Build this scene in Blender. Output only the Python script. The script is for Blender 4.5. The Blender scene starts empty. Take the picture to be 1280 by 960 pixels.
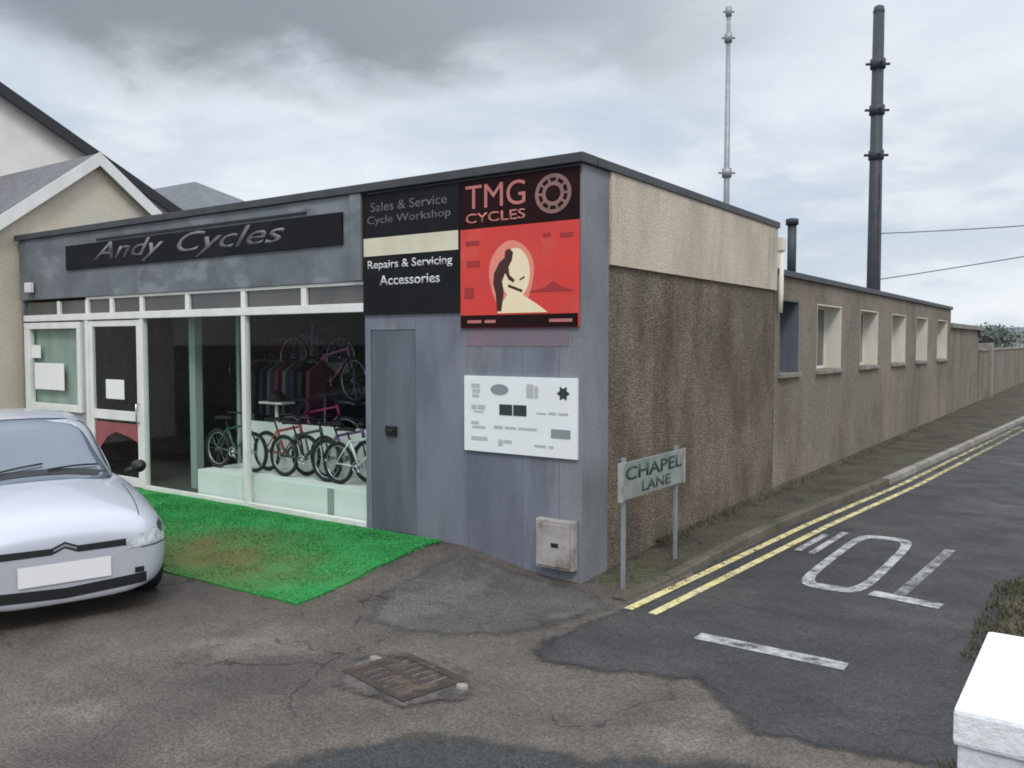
import bpy, bmesh, math, random
from mathutils import Vector, Matrix, noise
from mathutils.bvhtree import BVHTree
R = math.radians
random.seed(11)
sc = bpy.context.scene
col = sc.collection

# ------------------------------------------------------------------ helpers
def sm(t):
    t = max(0.0, min(1.0, t)); return t * t * (3 - 2 * t)

def gz(x, y):
    """height of the ground: the forecourt ramps up a little to the shop front"""
    return 0.18 * sm((-4.3 - x) / 1.5) * sm((y - 5.0) / 1.9)

class MB:
    """collects shapes and links them as ONE mesh object"""
    def __init__(self): self.bm = bmesh.new()
    def box(self, x0, x1, y0, y1, z0, z1, bev=0.0):
        t = bmesh.new()
        bmesh.ops.create_cube(t, size=1.0)
        for v in t.verts:
            v.co = Vector(((x0 + x1) / 2 + v.co.x * (x1 - x0), (y0 + y1) / 2 + v.co.y * (y1 - y0), (z0 + z1) / 2 + v.co.z * (z1 - z0)))
        if bev: bmesh.ops.bevel(t, geom=t.edges[:], offset=bev, segments=2, affect='EDGES', profile=0.6)
        self.join(t); return self
    def join(self, t):
        off = {}
        for v in t.verts: off[v] = self.bm.verts.new(v.co)
        for f in t.faces:
            try:
                n = self.bm.faces.new([off[v] for v in f.verts]); n.smooth = f.smooth
            except ValueError: pass
        t.free()
    def tube(self, pts, r, n=10, cap=True):
        pts = [Vector(p) for p in pts]
        rs = r if isinstance(r, (list, tuple)) else [r] * len(pts)
        rings = []
        up = None
        for i, p in enumerate(pts):
            d = (pts[min(i + 1, len(pts) - 1)] - pts[max(i - 1, 0)]).normalized()
            if up is None: up = Vector((0, 0, 1)) if abs(d.z) < 0.9 else Vector((1, 0, 0))
            a = d.cross(up).normalized(); b = a.cross(d).normalized(); up = b
            rings.append([self.bm.verts.new(p + (a * math.cos(2 * math.pi * k / n) + b * math.sin(2 * math.pi * k / n)) * rs[i]) for k in range(n)])
        for i in range(len(rings) - 1):
            for k in range(n):
                f = self.bm.faces.new((rings[i][k], rings[i][(k + 1) % n], rings[i + 1][(k + 1) % n], rings[i + 1][k])); f.smooth = True
        if cap:
            self.bm.faces.new(rings[0][::-1]); self.bm.faces.new(rings[-1])
        return self
    def ring(self, c, axis, R0, r, n=28, m=8):
        c = Vector(c); axis = Vector(axis).normalized()
        a = axis.orthogonal().normalized(); b = axis.cross(a)
        g = []
        for i in range(n):
            d = a * math.cos(2 * math.pi * i / n) + b * math.sin(2 * math.pi * i / n)
            g.append([self.bm.verts.new(c + d * (R0 + r * math.cos(2 * math.pi * k / m)) + axis * r * math.sin(2 * math.pi * k / m)) for k in range(m)])
        for i in range(n):
            for k in range(m):
                f = self.bm.faces.new((g[i][k], g[(i + 1) % n][k], g[(i + 1) % n][(k + 1) % m], g[i][(k + 1) % m])); f.smooth = True
        return self
    def lathe(self, c, axis, prof, n=28):
        """prof: list of (along axis, radius)"""
        c = Vector(c); axis = Vector(axis).normalized()
        a = axis.orthogonal().normalized(); b = axis.cross(a)
        rings = []
        for (h, r) in prof:
            rings.append([self.bm.verts.new(c + axis * h + (a * math.cos(2 * math.pi * k / n) + b * math.sin(2 * math.pi * k / n)) * max(r, 1e-4)) for k in range(n)])
        for i in range(len(rings) - 1):
            for k in range(n):
                f = self.bm.faces.new((rings[i][k], rings[i][(k + 1) % n], rings[i + 1][(k + 1) % n], rings[i + 1][k])); f.smooth = True
        return self
    def prism(self, poly, vec):
        """closed polygon of 3-D points pushed along vec"""
        vec = Vector(vec)
        a = [self.bm.verts.new(p) for p in poly]; b = [self.bm.verts.new(Vector(p) + vec) for p in poly]
        self.bm.faces.new(a); self.bm.faces.new(b[::-1])
        n = len(a)
        for i in range(n): self.bm.faces.new((a[i], b[i], b[(i + 1) % n], a[(i + 1) % n]))
        return self
    def face(self, pts):
        return self.bm.faces.new([self.bm.verts.new(p) for p in pts])
    def build(self, name, m, parent=None, local=False, keepn=False):
        if not keepn: bmesh.ops.recalc_face_normals(self.bm, faces=self.bm.faces[:])
        me = bpy.data.meshes.new(name)
        self.bm.to_mesh(me); self.bm.free()
        o = bpy.data.objects.new(name, me); col.objects.link(o)
        if m: me.materials.append(m)
        if parent is not None:
            if not local:
                L = origin_of(parent)
                for v in me.vertices: v.co = v.co - L
            o.parent = parent
        return o

def origin_of(o):
    v = Vector((0, 0, 0))
    while o is not None:
        v = v + o.location; o = o.parent
    return v

def tag(o, label=None, cat=None, group=None, kind=None):
    if label: o['label'] = label
    if cat: o['category'] = cat
    if group: o['group'] = group
    if kind: o['kind'] = kind
    return o

def thing(name, label, cat, loc=(0, 0, 0), rotz=0.0, group=None):
    o = bpy.data.objects.new(name, None); col.objects.link(o)
    o.location = loc; o.rotation_euler = (0, 0, rotz); o.empty_display_size = 0.2
    return tag(o, label, cat, group)

def copy_tree(o, parent=None):
    c = o.copy(); col.objects.link(c); c.parent = parent
    for ch in list(o.children): copy_tree(ch, c)
    return c

# ------------------------------------------------------------------ materials
MATS = {}
def mat(name, c1, c2=None, scale=3.0, rough=0.7, bump=0.0, bscale=60.0, stretch=(1, 1, 1), spec=0.4, metal=0.0,
        c3=None, s3=0.6, lo3=0.5, hi3=0.62, st3=(1, 1, 1), coat=0.0, fine=0.0, detail=6.0, rvar=0.0, chips=0.0, cscale=60.0, cracks=0.0, crscale=0.7):
    m = bpy.data.materials.new(name); m.use_nodes = True
    nt = m.node_tree; N = nt.nodes; L = nt.links
    b = N['Principled BSDF']
    b.inputs['Roughness'].default_value = rough
    b.inputs['Metallic'].default_value = metal
    b.inputs['Specular IOR Level'].default_value = spec
    b.inputs['Coat Weight'].default_value = coat
    b.inputs['Coat Roughness'].default_value = 0.06
    c1 = tuple(c1) + (1,)
    b.inputs['Base Color'].default_value = c1
    tc = N.new('ShaderNodeTexCoord')
    def nz(scale, st, det=detail, rg=0.6):
        mp = N.new('ShaderNodeMapping'); mp.inputs['Scale'].default_value = st
        L.new(tc.outputs['Object'], mp.inputs['Vector'])
        n = N.new('ShaderNodeTexNoise'); n.inputs['Scale'].default_value = scale
        n.inputs['Detail'].default_value = det; n.inputs['Roughness'].default_value = rg
        L.new(mp.outputs['Vector'], n.inputs['Vector'])
        return n.outputs['Fac']
    def mr(v, a, c, o0=0.0, o1=1.0):
        q = N.new('ShaderNodeMapRange'); q.interpolation_type = 'SMOOTHSTEP'
        q.inputs['From Min'].default_value = a; q.inputs['From Max'].default_value = c
        q.inputs['To Min'].default_value = o0; q.inputs['To Max'].default_value = o1
        L.new(v, q.inputs['Value']); return q.outputs['Result']
    def mix(f, A, B, mode='MIX'):
        q = N.new('ShaderNodeMix'); q.data_type = 'RGBA'; q.blend_type = mode
        if isinstance(f, float): q.inputs[0].default_value = f
        else: L.new(f, q.inputs[0])
        for s, v in ((6, A), (7, B)):
            if isinstance(v, tuple): q.inputs[s].default_value = v
            else: L.new(v, q.inputs[s])
        return q.outputs[2]
    colr = None
    if c2 is not None:
        colr = mix(mr(nz(scale, stretch), 0.33, 0.67), c1, tuple(c2) + (1,))
    if c3 is not None:
        colr = mix(mr(nz(s3, st3), lo3, hi3), colr if colr is not None else c1, tuple(c3) + (1,))
    if fine:
        f = nz(bscale, (1, 1, 1), 3.0, 0.7)
        g = mr(f, 0.25, 0.75, 1.0 - fine, 1.0 + fine)
        v = N.new('ShaderNodeVectorMath'); v.operation = 'SCALE'
        if colr is not None: L.new(colr, v.inputs[0])
        else: v.inputs[0].default_value = c1[:3]
        L.new(g, v.inputs['Scale']); colr = v.outputs[0]
    def scaled(cv, f):
        v = N.new('ShaderNodeVectorMath'); v.operation = 'SCALE'
        if cv is not None: L.new(cv, v.inputs[0])
        else: v.inputs[0].default_value = c1[:3]
        L.new(f, v.inputs['Scale']); return v.outputs[0]
    vor = None
    if chips:
        vo = N.new('ShaderNodeTexVoronoi'); vo.inputs['Scale'].default_value = cscale; L.new(tc.outputs['Object'], vo.inputs['Vector'])
        sp = N.new('ShaderNodeSeparateColor'); L.new(vo.outputs['Color'], sp.inputs[0]); vor = vo.outputs['Distance']
        colr = scaled(colr, mr(sp.outputs[0], 0.0, 1.0, 1.0 - chips, 1.0 + chips))
    if cracks:
        mpc = N.new('ShaderNodeMapping'); L.new(tc.outputs['Object'], mpc.inputs['Vector'])
        nn = N.new('ShaderNodeTexNoise'); nn.inputs['Scale'].default_value = 2.2; nn.inputs['Detail'].default_value = 5; L.new(tc.outputs['Object'], nn.inputs['Vector'])
        ad = N.new('ShaderNodeVectorMath'); ad.operation = 'MULTIPLY_ADD'; L.new(nn.outputs['Color'], ad.inputs[0]); ad.inputs[1].default_value = (0.5, 0.5, 0.5); L.new(mpc.outputs[0], ad.inputs[2])
        vc = N.new('ShaderNodeTexVoronoi'); vc.feature = 'DISTANCE_TO_EDGE'; vc.inputs['Scale'].default_value = crscale; L.new(ad.outputs[0], vc.inputs['Vector'])
        q1 = mr(vc.outputs['Distance'], 0.0, 0.012, 1.0, 0.0); q2_ = mr(nz(0.9, (1, 1, 1)), 0.46, 0.56)
        mm = N.new('ShaderNodeMath'); mm.operation = 'MULTIPLY'; L.new(q1, mm.inputs[0]); L.new(q2_, mm.inputs[1])
        colr = scaled(colr, mr(mm.outputs[0], 0.0, 1.0, 1.0, 1.0 - cracks))
    if colr is not None: L.new(colr, b.inputs['Base Color'])
    if rvar:
        L.new(mr(nz(scale * 1.7, stretch), 0.3, 0.7, max(0.02, rough - rvar), min(1, rough + rvar)), b.inputs['Roughness'])
    if bump:
        bp = N.new('ShaderNodeBump'); bp.inputs['Strength'].default_value = bump; bp.inputs['Distance'].default_value = 0.02
        if vor is not None:
            am = N.new('ShaderNodeMath'); am.operation = 'SUBTRACT'; L.new(nz(bscale, (1, 1, 1), 4.0, 0.65), am.inputs[0]); L.new(vor, am.inputs[1]); L.new(am.outputs[0], bp.inputs['Height'])
        else: L.new(nz(bscale, (1, 1, 1), 4.0, 0.65), bp.inputs['Height'])
        L.new(bp.outputs['Normal'], b.inputs['Normal'])
    MATS[name] = m
    return m

def worn(name, c, lo, hi, scale=9.0, rough=0.7, ygrad=None, amt=0.0, c2=None):
    """paint worn through in patches: where it has gone the surface below shows"""
    m = mat(name, c, c2 or tuple(v * 0.75 for v in c), scale=5, rough=rough, bump=0.15, bscale=90)
    nt = m.node_tree; N = nt.nodes; L = nt.links
    b = N['Principled BSDF']; out = N['Material Output']
    g = N.new('ShaderNodeNewGeometry')
    n = N.new('ShaderNodeTexNoise'); n.inputs['Scale'].default_value = scale; n.inputs['Detail'].default_value = 8; n.inputs['Roughness'].default_value = 0.75
    L.new(g.outputs['Position'], n.inputs['Vector'])
    v = n.outputs['Fac']
    if ygrad:
        s = N.new('ShaderNodeSeparateXYZ'); L.new(g.outputs['Position'], s.inputs[0])
        q = N.new('ShaderNodeMapRange'); q.inputs['From Min'].default_value = ygrad[0]; q.inputs['From Max'].default_value = ygrad[1]
        q.inputs['To Min'].default_value = 0; q.inputs['To Max'].default_value = ygrad[2]
        L.new(s.outputs['Y'], q.inputs['Value'])
        a = N.new('ShaderNodeMath'); a.operation = 'SUBTRACT'; L.new(v, a.inputs[0]); L.new(q.outputs[0], a.inputs[1]); v = a.outputs[0]
    r = N.new('ShaderNodeMapRange'); r.inputs['From Min'].default_value = lo; r.inputs['From Max'].default_value = hi
    L.new(v, r.inputs['Value'])
    t = N.new('ShaderNodeBsdfTransparent'); mx = N.new('ShaderNodeMixShader')
    L.new(r.outputs[0], mx.inputs[0]); L.new(t.outputs[0], mx.inputs[1]); L.new(b.outputs[0], mx.inputs[2]); L.new(mx.outputs[0], out.inputs['Surface'])
    return m

def glass(name, tint=(0.8, 0.86, 0.84), refl=0.09):
    m = bpy.data.materials.new(name); m.use_nodes = True
    nt = m.node_tree; N = nt.nodes; L = nt.links
    N.remove(N['Principled BSDF'])
    t = N.new('ShaderNodeBsdfTransparent'); t.inputs[0].default_value = tint + (1,)
    g = N.new('ShaderNodeBsdfGlossy'); g.inputs['Roughness'].default_value = 0.02
    f = N.new('ShaderNodeLayerWeight'); f.inputs['Blend'].default_value = 0.5
    pw = N.new('ShaderNodeMath'); pw.operation = 'POWER'; pw.inputs[1].default_value = 4.0; L.new(f.outputs['Facing'], pw.inputs[0])
    q = N.new('ShaderNodeMath'); q.operation = 'MULTIPLY_ADD'; q.inputs[1].default_value = 0.4; q.inputs[2].default_value = refl * 0.35; L.new(pw.outputs[0], q.inputs[0])
    mx = N.new('ShaderNodeMixShader')
    L.new(q.outputs[0], mx.inputs[0]); L.new(t.outputs[0], mx.inputs[1]); L.new(g.outputs[0], mx.inputs[2])
    L.new(mx.outputs[0], N['Material Output'].inputs['Surface'])
    return m

M = dict(
    ground=mat('forecourt_surface', (0.128, 0.108, 0.089), (0.068, 0.058, 0.050), scale=0.9, rough=0.68, bump=0.45, bscale=45, c3=(0.165, 0.145, 0.122), s3=0.8, lo3=0.54, hi3=0.70, fine=0.25, rvar=0.2, chips=0.28, cscale=75, cracks=0.55),
    lane=mat('lane_asphalt', (0.048, 0.047, 0.048), (0.034, 0.034, 0.036), scale=1.2, rough=0.72, bump=0.5, bscale=70, c3=(0.060, 0.059, 0.057), s3=0.5, fine=0.3, rvar=0.15, chips=0.35, cscale=85, cracks=0.4, crscale=0.5),
    road=mat('road_asphalt', (0.052, 0.054, 0.054), (0.038, 0.040, 0.041), scale=1.4, rough=0.7, bump=0.5, bscale=65, fine=0.3, rvar=0.15, chips=0.35, cscale=80),
    apron=mat('apron_asphalt', (0.098, 0.093, 0.088), (0.066, 0.062, 0.060), scale=1.6, rough=0.75, bump=0.4, bscale=60, fine=0.25, c3=(0.115, 0.105, 0.10), s3=1.3, rvar=0.15, chips=0.3, cscale=75, cracks=0.4),
    path=mat('path_dirt', (0.085, 0.070, 0.050), (0.045, 0.038, 0.028), scale=1.6, rough=0.95, bump=0.6, bscale=35, c3=(0.075, 0.074, 0.042), s3=1.1, fine=0.4, chips=0.25, cscale=50),
    kerb=mat('kerb_concrete', (0.29, 0.27, 0.235), (0.19, 0.175, 0.15), scale=2.2, rough=0.9, bump=0.3, bscale=40, fine=0.2),
    dash=mat('brown_pebble_dash', (0.248, 0.200, 0.149), (0.128, 0.100, 0.073), scale=1.5, stretch=(1, 1.2, 0.5), rough=0.95, bump=0.9, bscale=45, c3=(0.172, 0.147, 0.102), s3=0.8, st3=(1, 1, 0.7), lo3=0.5, hi3=0.64, fine=0.2, chips=0.38, cscale=70),
    dash2=mat('annex_render', (0.300, 0.252, 0.205), (0.185, 0.150, 0.120), scale=1.1, stretch=(1, 0.8, 0.45), rough=0.95, bump=0.8, bscale=42, c3=(0.235, 0.205, 0.150), s3=0.6, st3=(1, 1, 0.7), fine=0.2, chips=0.32, cscale=60),
    band=mat('cream_render', (0.60, 0.52, 0.415), (0.47, 0.405, 0.32), scale=1.4, stretch=(1, 1, 0.45), rough=0.9, bump=0.35, bscale=35, c3=(0.40, 0.35, 0.27), s3=1.0, lo3=0.56, hi3=0.72, st3=(1, 1.4, 0.35), fine=0.1, chips=0.10, cscale=70),
    grey=mat('grey_painted_boards', (0.185, 0.198, 0.245), (0.125, 0.135, 0.168), scale=1.3, stretch=(1.6, 1, 0.5), rough=0.6, bump=0.12, bscale=30, c3=(0.205, 0.215, 0.245), s3=1.1, lo3=0.5, hi3=0.66, st3=(1.5, 1, 0.5), fine=0.05),
    fascia=mat('grey_fascia_paint', (0.165, 0.185, 0.20), (0.115, 0.128, 0.142), scale=1.9, rough=0.65, bump=0.12, bscale=25, c3=(0.215, 0.235, 0.255), s3=1.2, lo3=0.52, hi3=0.6, st3=(0.6, 1, 1.2)),
    pier=mat('grey_pier_paint', (0.225, 0.232, 0.250), (0.155, 0.162, 0.178), scale=1.5, stretch=(1, 1, 0.4), rough=0.75, bump=0.3, bscale=40, fine=0.1),
    door=mat('dark_grey_door_paint', (0.135, 0.147, 0.180), (0.095, 0.105, 0.130), scale=1.6, stretch=(2, 1, 0.4), rough=0.6),
    coping=mat('dark_coping_metal', (0.045, 0.05, 0.058), (0.065, 0.07, 0.075), scale=2.5, rough=0.55),
    roof=mat('felt_roof', (0.09, 0.09, 0.09), (0.06, 0.06, 0.06), scale=2, rough=0.95, bump=0.3),
    white=mat('white_frame_paint', (0.80, 0.80, 0.77), (0.70, 0.70, 0.66), scale=3, stretch=(1, 1, 0.5), rough=0.4),
    whiteboard=mat('white_board', (0.80, 0.82, 0.83), (0.76, 0.78, 0.78), scale=2, rough=0.5),
    reveal=mat('pale_reveal_plaster', (0.80, 0.76, 0.68), (0.68, 0.64, 0.56), scale=2.5, stretch=(1, 1, 0.4), rough=0.85, bump=0.2),
    black=mat('black_sign_face', (0.010, 0.010, 0.013), (0.016, 0.016, 0.019), scale=2, rough=0.7, spec=0.15),
    maroon=mat('dark_maroon_sign_face', (0.022, 0.005, 0.007), (0.012, 0.004, 0.005), scale=2, rough=0.7, spec=0.15),
    red=mat('red_sign_print', (0.70, 0.060, 0.045), (0.62, 0.065, 0.060), scale=2.6, rough=0.55, spec=0.2, c3=(0.68, 0.13, 0.10), s3=1.6, lo3=0.5, hi3=0.75),
    redink=mat('pale_red_lettering', (0.50, 0.17, 0.15), rough=0.45),
    darkred=mat('dark_red_print', (0.36, 0.03, 0.035), rough=0.45),
    sunink=mat('cream_print', (0.86, 0.70, 0.42), (0.88, 0.78, 0.58), scale=1.5, rough=0.5),
    orangeink=mat('salmon_print', (0.80, 0.26, 0.19), rough=0.5),
    greyink=mat('grey_lettering', (0.22, 0.225, 0.24), (0.07, 0.07, 0.08), scale=2.2, rough=0.5),
    dimink=mat('dim_grey_lettering', (0.17, 0.17, 0.18), (0.1, 0.1, 0.11), scale=3, rough=0.5),
    whiteink=mat('white_lettering', (0.62, 0.62, 0.62), rough=0.5),
    creamink=mat('cream_strip_print', (0.70, 0.66, 0.52), (0.60, 0.56, 0.42), scale=2.5, rough=0.5),
    midink=mat('mid_grey_print', (0.24, 0.27, 0.28), rough=0.5),
    paleink=mat('pale_grey_print', (0.46, 0.48, 0.48), rough=0.5),
    blackink=mat('black_print', (0.03, 0.04, 0.045), rough=0.5),
    paper=mat('white_paper', (0.82, 0.82, 0.80), rough=0.8),
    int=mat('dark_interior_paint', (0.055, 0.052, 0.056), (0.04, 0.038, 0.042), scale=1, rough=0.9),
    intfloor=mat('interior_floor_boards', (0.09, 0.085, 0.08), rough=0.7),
    plinth=mat('white_display_paint', (0.84, 0.86, 0.84), (0.78, 0.80, 0.78), scale=2, rough=0.6),
    tyre=mat('black_rubber', (0.018, 0.018, 0.02), rough=0.85, bump=0.2, bscale=80),
    steel=mat('bright_steel', (0.55, 0.56, 0.58), rough=0.3, metal=1.0),
    alloy=mat('alloy_wheel', (0.5, 0.51, 0.53), rough=0.35, metal=0.9),
    pole=mat('dark_painted_steel', (0.035, 0.04, 0.052), (0.05, 0.055, 0.066), scale=4, rough=0.55),
    galv=mat('galvanised_steel', (0.34, 0.35, 0.37), (0.27, 0.28, 0.30), scale=6, rough=0.5, metal=0.4),
    iron=mat('rusty_iron', (0.060, 0.042, 0.034), (0.035, 0.028, 0.026), scale=5, rough=0.8, bump=0.4, bscale=60, c3=(0.105, 0.070, 0.050), s3=6),
    conc=mat('old_concrete', (0.30, 0.275, 0.25), (0.20, 0.185, 0.17), scale=3, rough=0.95, bump=0.5, bscale=50, fine=0.25),
    box=mat('weathered_box_plastic', (0.40, 0.375, 0.35), (0.27, 0.25, 0.235), scale=5, rough=0.75, bump=0.15, c3=(0.2, 0.16, 0.14), s3=4.5, lo3=0.56, hi3=0.66),
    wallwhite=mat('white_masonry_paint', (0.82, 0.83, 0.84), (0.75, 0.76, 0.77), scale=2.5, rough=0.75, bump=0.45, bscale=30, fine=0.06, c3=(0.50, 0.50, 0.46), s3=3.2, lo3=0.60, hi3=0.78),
    wallshade=mat('shaded_white_masonry_paint', (0.72, 0.73, 0.77), (0.6, 0.61, 0.64), scale=2.5, rough=0.8, bump=0.4, bscale=40, fine=0.08, c3=(0.3, 0.3, 0.27), s3=2.5, lo3=0.57, hi3=0.7),  # white paint greyed: shade of the face below the coping put into colour
    house=mat('cream_house_render', (0.66, 0.59, 0.47), (0.55, 0.50, 0.40), scale=0.9, rough=0.95, bump=0.4, bscale=35, c3=(0.58, 0.55, 0.48), s3=0.6, fine=0.15),
    housewhite=mat('off_white_house_render', (0.84, 0.81, 0.77), (0.76, 0.73, 0.69), scale=1.2, rough=0.9, bump=0.3, bscale=35),
    slate=mat('grey_slate', (0.165, 0.165, 0.175), (0.115, 0.115, 0.125), scale=4, stretch=(1, 1, 3), rough=0.8, bump=0.3, bscale=20),
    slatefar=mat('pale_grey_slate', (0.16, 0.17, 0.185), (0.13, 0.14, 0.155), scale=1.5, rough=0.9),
    darkverge=mat('dark_verge_board', (0.03, 0.032, 0.037), rough=0.7),
    bark=mat('bark', (0.09, 0.07, 0.055), (0.05, 0.04, 0.03), scale=8, rough=0.95, bump=0.6),
    leaf=mat('dark_leaf', (0.05, 0.07, 0.035), (0.08, 0.10, 0.05), scale=1.5, rough=0.7),
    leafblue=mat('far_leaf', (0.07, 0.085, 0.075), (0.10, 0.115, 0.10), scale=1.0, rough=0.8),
    dry=mat('dry_grass_blade', (0.095, 0.078, 0.042), (0.060, 0.064, 0.030), scale=3, rough=0.85),
    soil=mat('verge_soil', (0.080, 0.070, 0.046), (0.052, 0.046, 0.030), scale=3, rough=1.0, bump=0.8, bscale=30, c3=(0.070, 0.078, 0.036), s3=2, fine=0.4),
    cable=mat('black_cable', (0.12, 0.125, 0.14), rough=0.7),
)
M['patch'] = mat('broken_dark_patch', (0.075, 0.066, 0.064), (0.13, 0.115, 0.10), scale=4.5, rough=0.95, bump=0.7, bscale=40, fine=0.35, c3=(0.05, 0.045, 0.047), s3=3)
M['kerbdirty'] = mat('mossy_kerb', (0.085, 0.072, 0.052), (0.135, 0.12, 0.095), scale=3, rough=0.95, bump=0.4, bscale=40, fine=0.3, c3=(0.07, 0.068, 0.042), s3=1.5)
M['mat'] = mat('green_artificial_grass', (0.045, 0.300, 0.082), (0.034, 0.235, 0.062), scale=2.5, rough=0.9, bump=0.6, bscale=120, fine=0.15, spec=0.2)
def trodden(m, c, r0, r1, colour):
    nt = m.node_tree; N = nt.nodes; L = nt.links; b = N['Principled BSDF']; src = b.inputs['Base Color'].links[0].from_socket
    g = N.new('ShaderNodeNewGeometry'); n = N.new('ShaderNodeTexNoise'); n.inputs['Scale'].default_value = 2.6; n.inputs['Detail'].default_value = 7; L.new(g.outputs['Position'], n.inputs['Vector'])
    d = N.new('ShaderNodeVectorMath'); d.operation = 'SUBTRACT'; L.new(g.outputs['Position'], d.inputs[0]); d.inputs[1].default_value = c
    k = N.new('ShaderNodeVectorMath'); k.operation = 'MULTIPLY'; L.new(d.outputs[0], k.inputs[0]); k.inputs[1].default_value = (0.55, 1.15, 0)
    ln = N.new('ShaderNodeVectorMath'); ln.operation = 'LENGTH'; L.new(k.outputs[0], ln.inputs[0])
    a = N.new('ShaderNodeMath'); a.operation = 'MULTIPLY_ADD'; L.new(n.outputs['Fac'], a.inputs[0]); a.inputs[1].default_value = 1.1; L.new(ln.outputs['Value'], a.inputs[2])
    r = N.new('ShaderNodeMapRange'); r.inputs['From Min'].default_value = r0; r.inputs['From Max'].default_value = r1; r.inputs['To Min'].default_value = 0.85; r.inputs['To Max'].default_value = 0; L.new(a.outputs[0], r.inputs['Value'])
    x = N.new('ShaderNodeMix'); x.data_type = 'RGBA'; L.new(r.outputs[0], x.inputs[0]); L.new(src, x.inputs[6]); x.inputs[7].default_value = colour + (1,); L.new(x.outputs[2], b.inputs['Base Color'])
trodden(M['mat'], (-7.75, 5.55, 0.1), 0.75, 1.65, (0.155, 0.135, 0.055))
M['paint'] = mat('silver_car_paint', (0.49, 0.51, 0.565), rough=0.32, spec=0.5, metal=0.2, coat=0.7)
M['cglass'] = mat('blue_grey_car_glass', (0.10, 0.125, 0.16), rough=0.04, spec=1.0)
M['lamp'] = mat('clear_lamp_lens', (0.62, 0.66, 0.68), (0.35, 0.38, 0.41), scale=14, rough=0.08, spec=0.8, coat=1.0)
M['trim'] = mat('black_car_trim', (0.015, 0.015, 0.018), rough=0.5)
M['plate'] = mat('white_number_plate', (0.80, 0.78, 0.78), rough=0.4)
M['glass'] = glass('shop_glass', (0.95, 0.985, 0.965), 0.02)
M['darkglass'] = mat('dark_window_glass', (0.05, 0.055, 0.055), (0.09, 0.09, 0.085), scale=1.0, rough=0.12, spec=0.6)
M['yellow'] = worn('worn_yellow_paint', (0.66, 0.55, 0.22), 0.30, 0.50, scale=7, ygrad=(9, 24, 0.16), c2=(0.62, 0.55, 0.33))
M['mark'] = worn('worn_white_paint', (0.58, 0.58, 0.57), 0.36, 0.60, scale=5)
M['markt'] = worn('thin_worn_white_paint', (0.50, 0.50, 0.49), 0.38, 0.66, scale=5)
M['markw'] = worn('badly_worn_white_paint', (0.36, 0.36, 0.36), 0.46, 0.66, scale=6)

def ragged(m, scale=5.0):
    """the edge of a surfacing patch frays out into what lies below"""
    nt = m.node_tree; N = nt.nodes; L = nt.links
    b = N['Principled BSDF']; out = N['Material Output']
    at = N.new('ShaderNodeAttribute'); at.attribute_name = 'inside'
    g = N.new('ShaderNodeNewGeometry'); n = N.new('ShaderNodeTexNoise'); n.inputs['Scale'].default_value = scale; n.inputs['Detail'].default_value = 9; n.inputs['Roughness'].default_value = 0.7
    L.new(g.outputs['Position'], n.inputs['Vector'])
    a = N.new('ShaderNodeMath'); a.operation = 'ADD'; L.new(at.outputs['Fac'], a.inputs[0]); L.new(n.outputs['Fac'], a.inputs[1])
    r = N.new('ShaderNodeMapRange'); r.inputs['From Min'].default_value = 0.75; r.inputs['From Max'].default_value = 1.1; L.new(a.outputs[0], r.inputs['Value'])
    t = N.new('ShaderNodeBsdfTransparent'); mx = N.new('ShaderNodeMixShader')
    L.new(r.outputs[0], mx.inputs[0]); L.new(t.outputs[0], mx.inputs[1]); L.new(b.outputs[0], mx.inputs[2]); L.new(mx.outputs[0], out.inputs['Surface'])
for k_ in ('lane', 'road', 'apron', 'soil'): ragged(M[k_])
ragged(M['patch'], 9.0)

# ------------------------------------------------------------------ sheets on the ground
def jitter_poly(pts, step=0.25, amp=0.05, seed=0):
    out = []
    n = len(pts)
    for i in range(n):
        a, b = Vector((*pts[i], 0)), Vector((*pts[(i + 1) % n], 0))
        k = max(1, int((b - a).length / step)) if (b - a).length < 30 else 1
        for j in range(k):
            p = a.lerp(b, j / k)
            if k > 1: p = p + noise.noise_vector(p * 2.3 + Vector((seed, 0, 0))) * amp
            out.append((p.x, p.y))
    return out

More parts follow.
